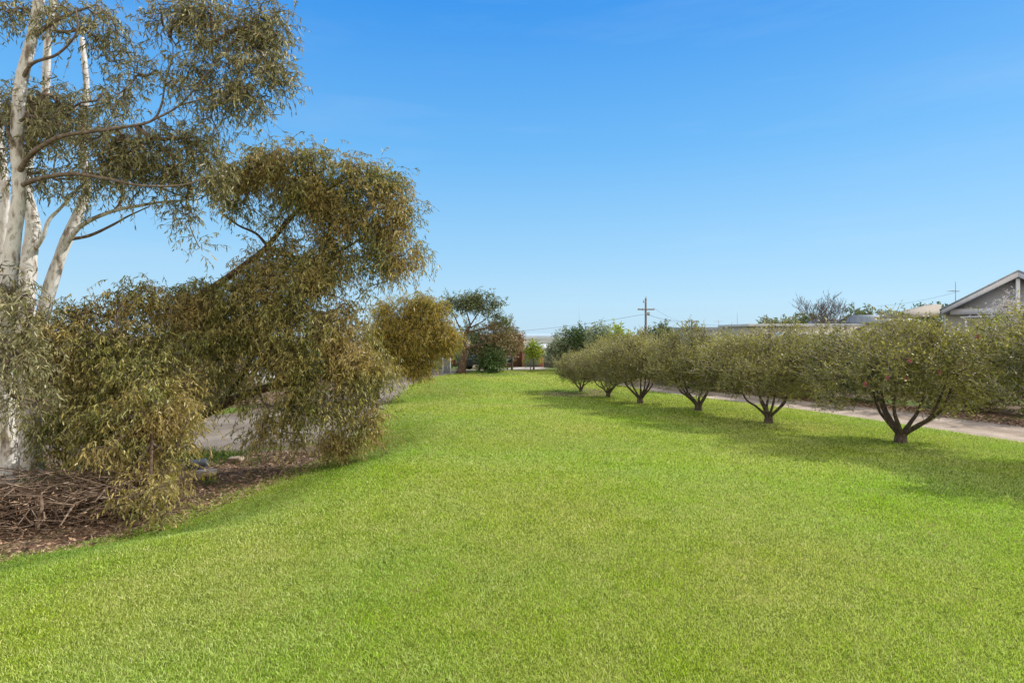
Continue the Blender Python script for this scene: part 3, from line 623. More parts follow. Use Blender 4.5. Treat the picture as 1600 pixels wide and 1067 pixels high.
# ------------------------------------------------------------------ bottlebrush row
BOT = dict(sprays=8, spread=.12, len=.36, grav=.0, tr=.0066, leaves=7, along=.75, rand=.75, droop=-.05, ll=.085, lw=.036, curl=0, out=.4, up=.35, simple=True)
def bottlebrush(seed, h=3.7, w=4.5):
    global R; R = np.random.default_rng(seed); random.seed(seed)
    b = np.zeros(3); root = empty('bottlebrush_tree', b, 'x', 'tree', 'bottlebrush trees in a row along the lawn')
    limbs = []; ns = 7 if seed % 2 else 6
    for s in range(ns):
        a = 2*math.pi*s/ns+R.normal()*.25; k = (.55+.5*R.random())*w*.27; top = h*(.52+.12*R.random())
        st = np.array([math.cos(a),math.sin(a),0])*.07
        pts = [st*.9, st*1.2+np.array([0,0,.28]), st+np.array([math.cos(a)*k*.30,math.sin(a)*k*.30,.62])+R.normal(size=3)*.03, np.array([math.cos(a)*k*.7,math.sin(a)*k*.7,1.05])+R.normal(size=3)*.05, np.array([math.cos(a)*k,math.sin(a)*k,top])]
        limbs.append((catmull(pts,5), .060+.034*R.random(), .022))
    mb = MB().tube([(0,0,-.05),(0,0,.05),(.01,0,.2),(.02,.01,.42)], [.20,.155,.14,.09], 12)
    for P, a, c in limbs:
        t = np.linspace(0,1,len(P)); mb.tube(P, a+(c-a)*t, 9)
    # wine-glass crown: attractors in a flattened dome with a sloping underside
    A = []; 
    while len(A) < 580:
        u = R.normal(size=3); u /= np.linalg.norm(u); r = R.random()**.38
        p = u*r*np.array([w/2, w/2, h*.37]); q = math.hypot(p[0],p[1])/(w/2)
        z = h*.60+p[2]
        if z < 1.0-.05*q or z > h: continue
        if noise.noise(Vector((p[0]*1.5+seed,p[1]*1.5,p[2]*1.5))) < -.10: continue
        lump = 1+.22*noise.noise(Vector((u[0]*2.2,u[1]*2.2,u[2]*2.2+seed)))*2
        A.append((p[0]*lump, p[1]*lump, h*.60+p[2]*lump))
    A = np.array(A)
    nf = len(mb.f)
    for P, r, _ in grow(limbs, A, .0065, .45, .22, .09, .0): mb.tube(P, r, 5, False)
    mb.build('trunk', [M['bot_bark'], M['bot_bark']], root, b, True, 0, nf)
    foliage(A, dict(BOT), b, root, M['bot_leaf'], centre=(0,0,.5), twigmat=M['twig'])
    return root
variants = [bottlebrush(11), bottlebrush(23, 3.7, 4.3), bottlebrush(37, 3.7, 4.7), bottlebrush(58, 3.6, 4.5)]
def dup(root, loc, rz, label, sc=(1,1,1), group=None):
    r = root.copy(); C.objects.link(r); r.location = loc; r.rotation_euler = (0,0,rz); r.scale = sc; r['label'] = label
    if group: r['group'] = group
    for ch in list(root.children):
        c = ch.copy(); C.objects.link(c); c.parent = r
    return r
row = [ # x, y, height, width, variant, rz
 (13.4,12.4,4.2,4.8,1,2.1,'bottlebrush cut off by the right edge of the photo, nearest of the row'),
 (11.2,16.4,3.85,4.7,0,.3,'bottlebrush with pink red blooms, the largest whole one in the row'),
 (9.2,20.4,3.65,4.3,2,1.0,'bottlebrush second nearest among those whose trunk shows, in front of the mauve twiggy shrub'),
 (7.7,23.5,3.6,4.3,3,4.0,'bottlebrush with three thick stems, third nearest among those whose trunk shows'),
 (5.9,26.2,3.4,4.1,0,3.3,'bottlebrush with wide forked stems just right of the power pole, fourth nearest visible trunk'),
 (4.95,29.3,3.0,3.6,3,5.2,'bottlebrush second from the far end of the row'),
 (3.9,32.2,2.45,3.0,1,.8,'smallest bottlebrush at the far left end of the row')]
used = set(); bbt = []
for x, y, h, w, v, rz, lab in row:
    sc = (w*1.06/4.5, w*1.06/4.5, h*.93/3.7); loc = (x, y, float(lawn_z(np.array(x),np.array(y)))-.01)
    if v in used: o = dup(variants[v], loc, rz, lab, sc)
    else: used.add(v); o = variants[v]; o.location = loc; o.rotation_euler = (0,0,rz); o.scale = sc; o['label'] = lab
    bbt.append(o)
R = np.random.default_rng(99); random.seed(99)
# blooms on the nearest whole bottlebrush
bl = bbt[1]
for px, py in [(1415,592),(1387,590),(1422,564),(1468,582),(1500,570),(1528,526),(1560,524),(1525,545),(1501,568),(1352,600)]:
    c = W(px, py, 13.95+random.random()*.4); mb = MB()
    for i in range(60):
        u = R.normal(size=3); u /= np.linalg.norm(u); p = c+np.array([0,0,(R.random()-.5)*.07]); a = p+u*.038
        s = np.cross(u, R.normal(size=3)); s /= np.linalg.norm(s); mb.add([p, a+s*.007, a-s*.007], [(0,1,2)])
    o = mb.build('flower', M['pinkflower'], None, c); o.parent = bl
    import mathutils
    rzm = mathutils.Matrix.Rotation(-bl.rotation_euler[2], 3, 'Z'); v = rzm @ (Vector(c)-bl.location)
    o.location = (v[0]/bl.scale[0], v[1]/bl.scale[1], v[2]/bl.scale[2])

# shrubs across the gravel driveway
hedge = [(24.5,20.5,3.5,4.0,'dark_leaf','dark shrub at the right edge of the photo beyond the gravel driveway'),
 (22.2,23.3,4.3,4.6,'bot_leaf','orange tipped leafy shrub directly below the gable'),
 (19.6,24.6,3.6,4.0,'bot_leaf','leafy green shrub across the driveway behind the largest bottlebrush'),
 (17.6,27.5,3.3,3.8,'dark_leaf','dark green shrub across the driveway between the two nearest whole bottlebrushes'),
 (15.4,29.3,3.2,3.6,'bot_leaf','green shrub across the driveway right of the mauve twiggy shrub'),
 (14.6,32.5,3.4,3.4,'mauve_leaf','mauve grey twiggy shrub below the bare tree'),
 (11.6,33.5,3.0,3.6,'dark_leaf','dark shrub across the driveway behind the second nearest bottlebrush'),
 (10.3,37.0,3.1,3.8,'bot_leaf','green shrub across the driveway behind the third nearest bottlebrush'),
 (8.6,41.0,3.0,3.8,'dark_leaf','dark shrub across the driveway behind the fourth nearest bottlebrush'),
 (7.6,45.0,3.2,3.6,'bot_leaf','farthest green shrub on the far side of the gravel driveway')]
for x, y, h, w, lm, lab in hedge:
    auto_tree('roadside_shrub', lab, 'shrub', x, y, h*(1.0 if x > 20 else .88), w*1.2, M[lm], M['bot_bark'], 560, .0, MIDF, stems=4, r0=.05, group=None, twigmat=M['twig'])
o = auto_tree('flowering_shrub', 'shrub covered in white blossom in front of the gabled house', 'shrub', 26.2, 30.5, 4.75, 4.4, M['whiteflower'], M['bot_bark'], 150, .0, MIDF, stems=4, r0=.05)
auto_tree('shrub', 'sparse bushy tree behind the flowering shrub below the gable', 'shrub', 29, 33, 4.8, 5.0, M['lime_leaf'], M['bot_bark'], 130, .0, MIDF, stems=4, r0=.05)

# ------------------------------------------------------------------ left: items under the trees
def sticks():
    mb = MB()
    for i in range(1300):
        t = R.random(); cx = -9.9+t*3.5; cy = 9.4+t*1.3+R.normal()*.42
        hgt = .95*math.exp(-((R.random()-.5)*2.2)**2)*(1-.3*t)
        z = R.random()*hgt+.03; a = R.normal()*.75+.25; L = .35+R.random()*1.0; el = R.normal()*.32
        d = np.array([math.cos(a),math.sin(a)*.9,el]); s = np.cross(d,[0,0,1]); p = np.array([cx,cy,z])-d*L/2
        bd = R.normal()*.12; pts = [p, p+d*L*.33+s*bd+np.array([0,0,.04]), p+d*L*.66+s*bd*1.2+np.array([0,0,R.normal()*.06]), p+d*L+np.array([0,0,-.05])]
        pts = [np.array([q[0],q[1],max(q[2],.02)]) for q in pts]
        r = .005+.012*R.random()**2; mb.tube(pts, [r,r*.9,r*.7,r*.4], 4, False)
    for i in range(14):
        a = R.normal()*.5+.3; p = np.array([-9.6+R.random()*2.6, 9.3+R.random()*1.1, .2+R.random()*.35]); d = np.array([math.cos(a),math.sin(a),R.normal()*.15]); L = 1+R.random()
        mb.tube([p-d*L/2,p+np.array([0,0,.05]),p+d*L/2], [.024,.02,.012], 6)
    mb.tube([(-7.72,9.25,.02),(-7.75,9.3,.25),(-7.68,9.3,.45),(-7.74,9.35,.62)], [.035,.03,.026,.02], 7)
    root = empty('brushwood_pile', (-8.3,9.8,0), 'heap of dead brown branches and sticks at the foot of the pale gum trunks', 'brushwood')
    mb.build('branches', M['stick'], root, (-8.3,9.8,0), True)
    n = 5000; t = R.random(n); P = np.c_[-9.8+t*3.4+R.normal(size=n)*.2, 9.3+t*1.3+R.normal(size=n)*.4, R.random(n)**1.6*.7*(1-.3*t)+.02]
    D = R.normal(size=(n,3)); me = leaf_mesh('dead_leaves', P, D, .05+.08*R.random(n), np.full(n,.018), R.normal(size=(n,3))*.2, R.random((n,3)), M['litter'], (-8.3,9.8,0), True); link('dead_leaves', me, root)
sticks()
def rock(name, px, py, size, mat, label, flat=.5, rz=0):
    d = H*F/(py-521); c = W(px,py,d); c[2] = 0; n = 10; V = []; Fc = []
    import itertools
    mb = MB(); N = 5; P = {}; 
    def vert(a):
        v = Vector([(q/N-.5)*2 for q in a]); m_ = max(abs(v.x),abs(v.y),abs(v.z)); u = v.normalized()*1.28
        v = v*.72+u*.28; v *= 1+.16*noise.noise(v*1.3+Vector((px,py,0)))
        return (v.x*size[0]/2, v.y*size[1]/2, v.z*size[2]/2)
    for ax in range(3):
        for sd_ in (0, N):
            for i in range(N):
                for j in range(N):
                    q = []
                    for di, dj in ((0,0),(1,0),(1,1),(0,1)):
                        a = [i+di, j+dj]; a.insert(ax, sd_); a = tuple(a)
                        if a not in P: P[a] = len(P)
                        q.append(P[a])
                    Fc.append(q if (sd_ > 0) == (ax != 1) else q[::-1])
    V = np.array([vert(a) for a in P]); ca, sa = math.cos(rz), math.sin(rz); V = np.c_[V[:,0]*ca-V[:,1]*sa, V[:,0]*sa+V[:,1]*ca, V[:,2]+size[2]*.42]
    o = MB().add(V, Fc).build(name, mat); o.location = tuple(c); return tag(o, label, 'rock')
rock('stone_block', 322,742,(.42,.26,.13),M['stone'],'pale rectangular stone block in the mulch beside the yellow flowers', rz=.15)
rock('slate_slab', 309,732,(.42,.34,.22),M['darkstone'],'dark blue grey slate slab just behind the pale stone block', rz=.6)
rock('stone', 262,752,(.6,.35,.22),M['edging'],'brownish flat rock left of the pale stone block', rz=.3)
rock('stone', 296,748,(.5,.25,.14),M['edging'],'long low rock touching the left side of the pale stone block', rz=.2)
rock('stone', 368,722,(.35,.3,.14),M['edging'],'small brown rock near the asphalt edge', rz=.2)
rl = empty('timber_rail', (-10.3,14.2,0), 'weathered horizontal timber rail on short posts behind the drooping foliage', 'rail')
MB().box((0,0,.62),(3.4,.12,.16)).build('rail', M['wood'], rl, bevel=.01)
for sx in (-1.5,0,1.5): MB().box((sx,.06+.002,.27),(.12,.12,.54)).build('post', M['wood'], rl, bevel=.01)
rl.rotation_euler = (0,0,.08)
def blades(name, label, x, y, n, h, mat, w=.02, spread=.2, cat='plant'):
    root = empty(name, (x,y,0), label, cat); P = np.c_[x+R.normal(size=n)*spread, y+R.normal(size=n)*spread, np.full(n,.01)]
    D = np.c_[R.normal(size=(n,2))*.38, np.ones(n)]
    me = leaf_mesh('leaves', P, D, h*(.5+.6*R.random(n)), np.full(n,w), np.c_[R.normal(size=(n,2))*.25,-.15*np.ones(n)], R.random((n,3)), mat, (x,y,0)); link('leaves', me, root); return root
blades('strappy_plant', 'clump of strappy green leaves growing left of the brushwood pile by the trunks', W(62,760,11.4)[0], 11.4, 40, .8, M['weed_leaf'], .03, .12)
blades('strappy_plant', 'low strappy clump behind the brushwood pile right of the trunks', W(110,745,11.9)[0], 11.9, 110, .5, M['weed_leaf'], .025, .28)
blades('strappy_plant', 'strappy clump behind the hanging foliage near the brushwood', W(180,745,12.2)[0], 12.2, 90, .45, M['weed_leaf'], .025, .28)
def weed(px, py, n, label, fl=10, sp=.22, h=.22):
    d = H*F/(py-521); x = (px-800)/F*d; root = blades('flowering_weed', label, x, d, n, h, M['weed_leaf'], .018, sp, 'weed')
    for i in range(fl):
        c = np.array([R.normal()*sp*.8, R.normal()*sp*.6, h*(.8+.4*R.random())]); mb = MB()
        mb.tube([(c[0],c[1],.02),tuple(c)], .003, 4)
        V = [c]+[c+np.array([.016*math.cos(a),.016*math.sin(a)*.8,.008+.012*math.sin(a)]) for a in np.arange(8)*math.pi/4]
        mb.add(V, [(0,1+k,1+(k+1)%8) for k in range(8)]); mb.build('flower', M['yellow'], root)
weed(325,757,70,'low weed with yellow flowers in front of the pale stone block',9,.10,.2)
weed(276,749,40,'small yellow flowered weed left of the pale stone block',7,.09,.18)
weed(352,716,330,'green patch of yellow flowered weeds at the asphalt edge',7,.30,.26)
weed(310,718,330,'green weedy patch behind the slate slab',3,.36,.36)
weed(395,722,120,'thin weeds where the lawn meets the asphalt',2,.28,.14)

# ------------------------------------------------------------------ buildings
def gable_house():
    g = empty('gabled_house', (33.8,38,0), 'house with big grey white open gable and central post above the shrubs', 'house', None, -.68)
    def bd(mb, nm, m, bev=0): return mb.build(nm, M[m], g, None, False, bev)
    ex, rx, ez, az = -4.0, 4.0, 5.05, 7.45; sl = (az-ez)/4.0
    bd(MB().prism([(ex,0),(rx,0),(rx,ez-.3),(ex,ez-.3)],1,.9,9),'wall','cream')
    bd(MB().prism([(ex,ez-.299),(rx,ez-.299),(rx,ez-.02),(0,az-.02),(ex,ez-.02)],1,.7,.895),'gable_panel','gable')
    for s_ in (1,-1):
        e = -4.2*s_; eze = ez-.2*sl
        bd(MB().prism([(e,eze),(0,az),(0,az+.10),(e,eze+.10)],1,-.05,9.4),'roof','roof_grey')
        e2 = -4.1*s_; ze2 = ez-.1*sl
        bd(MB().prism([(e2,ze2-.01),(0,az-.01),(0,az-.50),(e2+.75*s_,ze2-.03),(e2,ze2-.44)] if 0 else [(e2,ze2-.01),(0,az-.01),(0,az-.38),(e2,ze2-.34)],1,.0,.10),'bargeboard','grey_fascia')
    for s_ in (1,-1):
        bd(MB().prism([(-4.32*s_,ez-.36),(-4.18*s_,ez-.36),(-4.18*s_,ez-.20),(-4.32*s_,ez-.20)],1,-.02,9.3),'gutter','white')
    bd(MB().tube([(-3.9,.8,.1),(-3.9,.8,ez-.3)], .045, 8),'downpipe','white')
    bd(MB().box((0,.25,(az-.45+2)/2),(.22,.18,az-2.47)),'post','white')
    bd(MB().box((0,.5,ez-.22),(7.2,.3,.40)),'beam','grey_fascia')
    bd(MB().prism([(ex+1.0,ez-.72),(rx,ez-.52),(rx,ez-.40),(ex+1.0,ez-.62)],1,-2.2,-.1),'awning','white')
    for k in (0,3.0,6.0): bd(MB().box((ex+1.3+k,-2.0,(ez-.72)/2),(.12,.12,ez-.72)),'awning_post','white')
    bd(MB().box((ex-1.7,5,2.1),(3.2,5,4.2)),'wing_wall','cream')
    P = [(ex-4.2,1.6,4.55),(ex-.25,1.6,4.62),(ex-.25,5.4,5.6),(ex-1.2,5.4,5.6)]
    bd(MB().add(P+[(p[0],p[1],p[2]-.14) for p in P],[(0,1,2,3),(7,6,5,4),(0,4,5,1),(1,5,6,2),(2,6,7,3),(3,7,4,0)]),'wing_roof','roof_beige')
    a = empty('television_antenna', W(1493,478,41), 'thin television antenna mast on the gabled house roof', 'antenna')
    a.location.z = 5.05
    mb = MB().tube([(0,0,0),(0,0,2.0)], .022, 6); mb.build('mast', M['metal'], a)
    mb = MB().tube([(-.45,0,1.3),(.12,0,1.3)], .014, 5)
    for k in range(5): mb.tube([(-.42+.12*k,-.3,1.3),(-.42+.12*k,.3,1.3)], .01, 4)
    mb.build('aerial', M['metal'], a)
gable_house()
def low_house(name, label, px0, px1, top, d, depth, wallm, roofm, kind='flat', thick=.18, windows=0, eave=.3):
    x0, x1 = (px0-800)/F*d, (px1-800)/F*d; z0 = float(gz(0,d)); zt = H+(521-top)/F*d; cx = (x0+x1)/2
    b = (cx, d+depth/2, z0); g = empty(name, b, label, 'house' if 'house' in name else 'building')
    if kind == 'flat':
        MB().box((cx,d+depth/2,(z0+zt-thick)/2),(x1-x0-2*eave,depth-.4,zt-thick-z0)).build('wall', M[wallm], g, b)
        MB().box((cx,d+depth/2,zt-thick/2+.002),(x1-x0,depth+.4,thick)).build('roof', M[roofm], g, b, False, .02)
        wt = zt-thick
    else:
        rh = min(1.6,(x1-x0)*.18); we = zt-rh; wt = we
        MB().box((cx,d+depth/2,(z0+we)/2),(x1-x0-2*eave,depth-.4,we-z0)).build('wall', M[wallm], g, b)
        ix = (x1-x0)*.28 if kind == 'hip' else 0; y0, y1 = d-eave, d+depth+eave; ym = d+depth/2
        V = [(x0,y0,we),(x1,y0,we),(x1,y1,we),(x0,y1,we),(x0+ix,ym,zt),(x1-ix,ym,zt),(x0,y0,we-.15),(x1,y0,we-.15),(x1,y1,we-.15),(x0,y1,we-.15)]
        MB().add(V,[(0,1,5,4),(1,2,5),(2,3,4,5),(3,0,4),(0,6,7,1),(1,7,8,2),(2,8,9,3),(3,9,6,0),(9,8,7,6)]).build('roof', M[roofm], g, b)
    for k in range(windows):
        wx = x0+(x1-x0)*(k+.5)/windows; f = MB().box((wx,d+.2-.03,wt-1.1),(1.3,.08,1.1)).build('window', M['white'], g, b)
        MB().box((wx,d+.2-.075,wt-1.1),(1.14,.03,.94)).build('pane', M['glass'], f, b)
    return g
low_house('long_house','long low building with pale flat roof left of the gabled house',1168,1392,506,50,7,'cream','roof_pale','flat',.22,4)
low_house('house','house with pale flat roof just right of the second power pole',1080,1182,511,62,8,'white','roof_grey','flat',.35,2)
low_house('house','house with pale blue grey gabled roof between the bare tree and the gabled house',1372,1440,490,48,7,'cream','roof_grey','gable',.2,1)
low_house('house','house roof with dark ridge directly behind the flat topped gum',1300,1372,497,72,8,'cream','roof_grey','gable',.2,1)
low_house('house','small distant house with grey metal roof below the horizon',836,866,538,125,8,'white','roof_pale','gable',.2,2)
low_house('house','distant house with white hipped roof right beside the pink building',815,838,539,108,8,'cream','roof_pale','hip',.2,1)
def pink_building():
    d = 88; b = (-1,d,float(gz(0,d))); z0 = b[2]-.02; g = empty('pink_building', b, 'pink rendered two storey building behind the background trees', 'building')
    x0, x1 = (735-800)/F*d, (815-800)/F*d; zt = H+(521-525)/F*d
    MB().box(((x0+x1)/2,d+4,(z0+zt)/2),(x1-x0,8,zt-z0)).build('wall', M['pink'], g, b)
    MB().box(((x0+x1)/2,d+4,zt+.13),(x1-x0+.3,8.3,.26)).build('parapet', M['brick'], g, b)
    x2 = (820-800)/F*d; MB().box(((x1+x2)/2+.002,d+3,(z0+zt-.4)/2),(x2-x1,5,zt-.4-z0)).build('stair_block', M['pink_pale'], g, b)
    for px, py in [(797,541),(780,541),(760,541),(797,562),(778,562)]:
        c = W(px,py,d); f = MB().box((c[0],d-.03,c[2]),(1.1,.08,1.1)).build('window', M['white'], g, b); MB().box((c[0],d-.085,c[2]),(.9,.03,.9)).build('pane', M['glass'], f, b)
pink_building()
def garage():
    d = 84; b = ((833-800)/F*d, d, float(gz(0,d))); z0 = b[2]-.02; g = empty('brick_garage', b, 'red brown brick garage with grey door behind the small yellow green tree', 'garage')
    x0, x1 = (816-800)/F*d, (849-800)/F*d; zt = H+(521-549)/F*d
    MB().box(((x0+x1)/2,d+3,(z0+zt)/2),(x1-x0,6,zt-z0)).build('wall', M['brick'], g, b)
    MB().box(((x0+x1)/2,d+3,zt+.1),(x1-x0+.3,6.3,.2)).build('fascia', M['pink'], g, b)
    MB().box(((x0+x1)/2-.2,d-.04,z0+1.05),(2.0,.06,2.1)).build('door', M['door_grey'], g, b)
garage()
def fence():
    d = 78; z = float(gz(0,d)); b = (5.2,d,z); g = empty('paling_fence', b, 'dark brown paling fence right of the brick garage', 'fence')
    for k in range(30): MB().box((4.4+k*.14,d,z+.8),(.125,.025,1.6+.03*random.random())).build('paling', M['fence'], g, b)
    MB().box((6.4,d+.05,z+.5),(4.2,.05,.09)).build('rail', M['fence'], g, b); MB().box((6.4,d+.05,z+1.3),(4.2,.05,.09)).build('rail', M['fence'], g, b)
fence()

# ------------------------------------------------------------------ poles, wires, antennas
def power_pole(px, top, d, arm, label, second=True):
    x = (px-800)/F*d; z0 = float(gz(x,d)); zt = H+(521-top)/F*d; g = empty('power_pole', (x,d,z0), label, 'power pole')
    h = zt-z0; MB().tube([(0,0,-.1),(0,0,h*.5),(0,0,h)], [.17,.145,.11], 12).build('pole', M['pole'], g)
    a = MB().box((0,-.16,h-arm[0]),(arm[1],.11,.14)).build('crossarm', M['wood'], g, bevel=.01)
    for k in (-.9,-.45,.45,.9):
        MB().tube([(k*arm[1]/2,-.16,h-arm[0]+.07),(k*arm[1]/2,-.16,h-arm[0]+.15),(k*arm[1]/2,-.16,h-arm[0]+.24)], [.03,.05,.035], 8).build('insulator', M['white'], a)
    if second:
        MB().tube([(.0,-.14,h),(0,-.14,h+.35)], [.035,.02], 6).build('finial', M['metal'], g)
        MB().tube([(-.30,-.13,h-.55),(-.30,-.13,h-.25)], [.06,.05], 8).build('bracket', M['metal'], g)
        MB().box((-.15,-.12,h-.5),(.36,.06,.06)).build('bracket', M['metal'], g)
        MB().tube([(.28,-.2,h-2.05),(.28,-.2,h-1.65)], [.15,.15], 10).build('transformer', M['metal'], g)
        MB().box((.1,-.13,h-1.88),(.5,.06,.08)).build('bracket', M['metal'], g)
        MB().box((-.1,-.14,h-3.4),(.22,.08,.3)).build('switch_box', M['slate'], g)
    return np.array([x,d-.16,zt-arm[0]+.2]), arm[1]
pA, aw = power_pole(1009,466,68,(1.35,2.0),'taller timber power pole with crossarm and transformer above the bottlebrush row')
pB, bw = power_pole(1081,499,92,(.35,2.2),'shorter distant power pole showing only its crossarm over the shrubs',False)
def wire(p, q, sag, label, r=.012):
    t = np.linspace(0,1,16); P = np.asarray(p)[None]*(1-t[:,None])+np.asarray(q)[None]*t[:,None]; P[:,2] -= sag*4*t*(1-t)
    o = MB().tube(P, r, 5).build('power_line', M['wire']); return tag(o, label, 'cable')
wire(pA+np.array([-.1,0,-.75]), W(640,517,105), 1.2, 'bundled service cable sagging left from the taller power pole', .018)
wire(pA+np.array([-.9,0,0]), pB+np.array([-1,0,0]), .8, 'left strand between the two power poles')
wire(pA+np.array([.9,0,0]), pB+np.array([1,0,0]), .8, 'right strand between the two power poles')
wire(pA+np.array([.2,0,-.9]), W(1190,508,62), .5, 'service cable from the taller pole to the flat roofed house')
wire(W(1370,478,80), W(1500,455,60), .3, 'thin cable running to the gabled house behind its antenna')
def mast(px, top, bot, d, label, aer=True):
    x = (px-800)/F*d; zt = H+(521-top)/F*d; zb = float(gz(x,d)) if bot is None else H+(521-bot)/F*d; g = empty('antenna_mast', (x,d,zb), label, 'antenna')
    MB().tube([(0,0,0),(0,0,zt-zb)], .02, 6).build('mast', M['metal'], g)
    if aer:
        mb = MB().tube([(-.5,0,zt-zb-.3),(.5,0,zt-zb-.3)], .014, 5)
        for k in range(5): mb.tube([(-.45+.22*k,-.25,zt-zb-.3),(-.45+.22*k,.25,zt-zb-.3)], .01, 4)
        mb.build('aerial', M['metal'], g)
mast(1123,498,512,63,'thin aerial on the roof of the flat roofed house')
mast(1152,487,512,64,'taller thin whip aerial right of the other on the flat roofed house',False)
mast(905,472,None,75,'very thin tall mast behind the darkest green tree',False)

# ------------------------------------------------------------------ things near the street, left
def car(name, label, x, y, rz, paint, z=None, L=4.5, Wd=1.8, h=1.45, van=False):
    z = float(gz(x,y))+.03 if z is None else z; g = empty(name, (x,y,z), label, 'van' if van else 'car', None, rz)
    if van: prof = [(-L/2,.35),(L/2,.35),(L/2,.95),(L/2-.55,1.15),(L/2-1.15,h),(-L/2+.1,h),(-L/2,h-.2)]
    else: prof = [(-L/2,.32),(L/2,.32),(L/2+.02,.62),(L/2-.2,.82),(L/2-1.15,.93),(L/2-1.75,h-.06),(L/2-2.2,h),(-L/2+1.1,h),(-L/2+.25,1.0),(-L/2,.9)]
    o = MB().prism(prof,1,-Wd/2,Wd/2).build('body', M[paint], g, bevel=.06)
    for s in (-1,1):
        if van: w = [(-L/2+.5,1.15),(L/2-1.0,1.15),(L/2-1.35,h-.18),(-L/2+.5,h-.18)]
        else: w = [(-L/2+.65,.98),(L/2-1.35,.98),(L/2-1.85,h-.12),(-L/2+1.2,h-.12)]
        MB().prism(w,1,s*(Wd/2+.004)-.004,s*(Wd/2+.004)+.004).build('side_window', M['glass'], g)
        for wx in (-L/2+.85,L/2-.85):
            tp = np.array([(wx,s*(Wd/2-.2),.33),(wx,s*(Wd/2+.02),.33)]); t = MB().tube(tp, .33, 18).build('wheel', M['tyre'], g)
            MB().tube([(wx,s*(Wd/2+.0),.33),(wx,s*(Wd/2+.035),.33)], .19, 12).build('rim', M['metal'], t)
        MB().box((L/2-.05,s*(Wd/2-.3),.68),(.16,.36,.14)).build('headlight', M['white'], g)
        MB().box((-L/2+.03,s*(Wd/2-.25),.85),(.12,.22,.2)).build('tail_light', M['car_red'], g)
    if van: q = [(L/2-.56,1.19),(L/2-1.1,h-.06)]
    else: q = [(L/2-1.2,.98),(L/2-1.72,h-.1)]
    nx = .02; V = [(q[0][0]+nx,-Wd/2+.12,q[0][1]),(q[0][0]+nx,Wd/2-.12,q[0][1]),(q[1][0]+nx,Wd/2-.2,q[1][1]),(q[1][0]+nx,-Wd/2+.2,q[1][1])]
    MB().add(V+[(v[0]-.05,v[1],v[2]-.02) for v in V],[(0,1,2,3),(7,6,5,4),(0,4,5,1),(1,5,6,2),(2,6,7,3),(3,7,4,0)]).build('windscreen', M['blueglass' if van else 'glass'], g)
    return g
car('parked_car','maroon parked car partly hidden by the umbrella shaped gum',(712-800)/F*62,62,.15,'car_red')
car('parked_car','white parked car behind the maroon car',(718-800)/F*68,68,.3,'car_white')
car('parked_car','charcoal parked car right of the umbrella shaped gum trunk',(748-800)/F*61,61,-.1,'car_dark')
car('parked_van','white van with blue tinted windscreen glimpsed through the weeping foliage',(388-800)/F*35,35,-.9,'car_white',0,4.9,2.0,2.15,True)
car('parked_van','white van parked behind the shrubs below the bare tree',(1290-800)/F*45,46,.05,'car_white',.4,6.2,2.3,3.0,True)
def sign():
    d = 46.5; x = (698-800)/F*d; g = empty('notice_board', (x,d,0), 'blue grey notice board on two white posts at the far left corner of the lawn', 'sign', None, .1)
    for s in (-1,1): MB().box((s*.31,0,.66),(.08,.08,1.32)).build('post', M['white'], g)
    MB().box((0,.0,.66),(.53,.05,1.2)).build('panel', M['slate'], g, bevel=.005)
    for k in range(3): MB().box((0,-.035,.35+k*.32),(.50,.02,.02)).build('batten', M['metal'], g)
    d = 50; x = (684-800)/F*d; g = empty('green_screen', (x,d,0), 'pale green sheet panel standing left of the blue grey notice board', 'screen')
    MB().box((0,0,.62),(.9,.04,.95)).build('panel', M['green_sheet'], g)
    for s in (-1,1): MB().box((s*.48,0,.6),(.05,.05,1.2)).build('post', M['metal'], g)
    for px, py, dd, lab in ((782,578,50.6,'short white marker post at the far lip of the lawn'),(769,577,51.0,'second short white marker post beside the dark green bush')):
        x = (px-800)/F*dd; o = MB().tube([(0,0,0),(0,0,.26),(0,0,.3)], [.06,.06,.02], 8).build('marker_post', M['white']); o.location = (x,dd,float(lawn_z(np.array(x),np.array(min(dd,52))))-.01); tag(o, lab, 'post')
    for px, dd, lab in ((741,56,'pale boulder on the grass verge right of the gum trunk'),(752,56.5,'larger pale boulder right of the other on the verge')):
        o = rock('boulder', 500, 600, (.8,.5,.5), M['stone'], lab); o.location = ((px-800)/F*dd, dd+4, float(gz(0,dd+4)))
    for px, dd, lab in ((793,54,'thin sapling with brown trunk left of the concrete apron'),(829,54.5,'dark stake beside the small yellow green tree')):
        x = (px-800)/F*dd; o = MB().tube([(0,0,0),(.02,0,.6),(0,0,1.1)], [.05,.045,.035], 7).build('stake', M['pole']); o.location = (x,dd,float(gz(x,dd))); tag(o, lab.replace('thin sapling with brown trunk','short brown stake'), 'stake')
sign()
# shrubs far left beyond the asphalt
for i, (x, y, h, w, lm, lab) in enumerate([(-25,27,3.2,5.5,'far_leaf','grey green shrub beyond the asphalt left of the gum trunks'),(-19.5,27,3.6,5,'far_leaf','grey shrub beyond the asphalt behind the gum trunks'),(-15,29,3.0,4.6,'rust_leaf','brownish shrub beyond the asphalt behind the weeping tree'),
   (-9.5,42,3.4,4.6,'far_leaf','grey green shrub left of the asphalt driveway far end'),(-13,36,3.2,4.2,'dark_leaf','dark shrub left of the asphalt driveway')]):
    auto_tree('background_shrub', lab, 'shrub', x, y, h, w, M[lm], M['bot_bark'], 120, 0, dict(MIDF, ll=.15, lw=.06), stems=4, r0=.05)

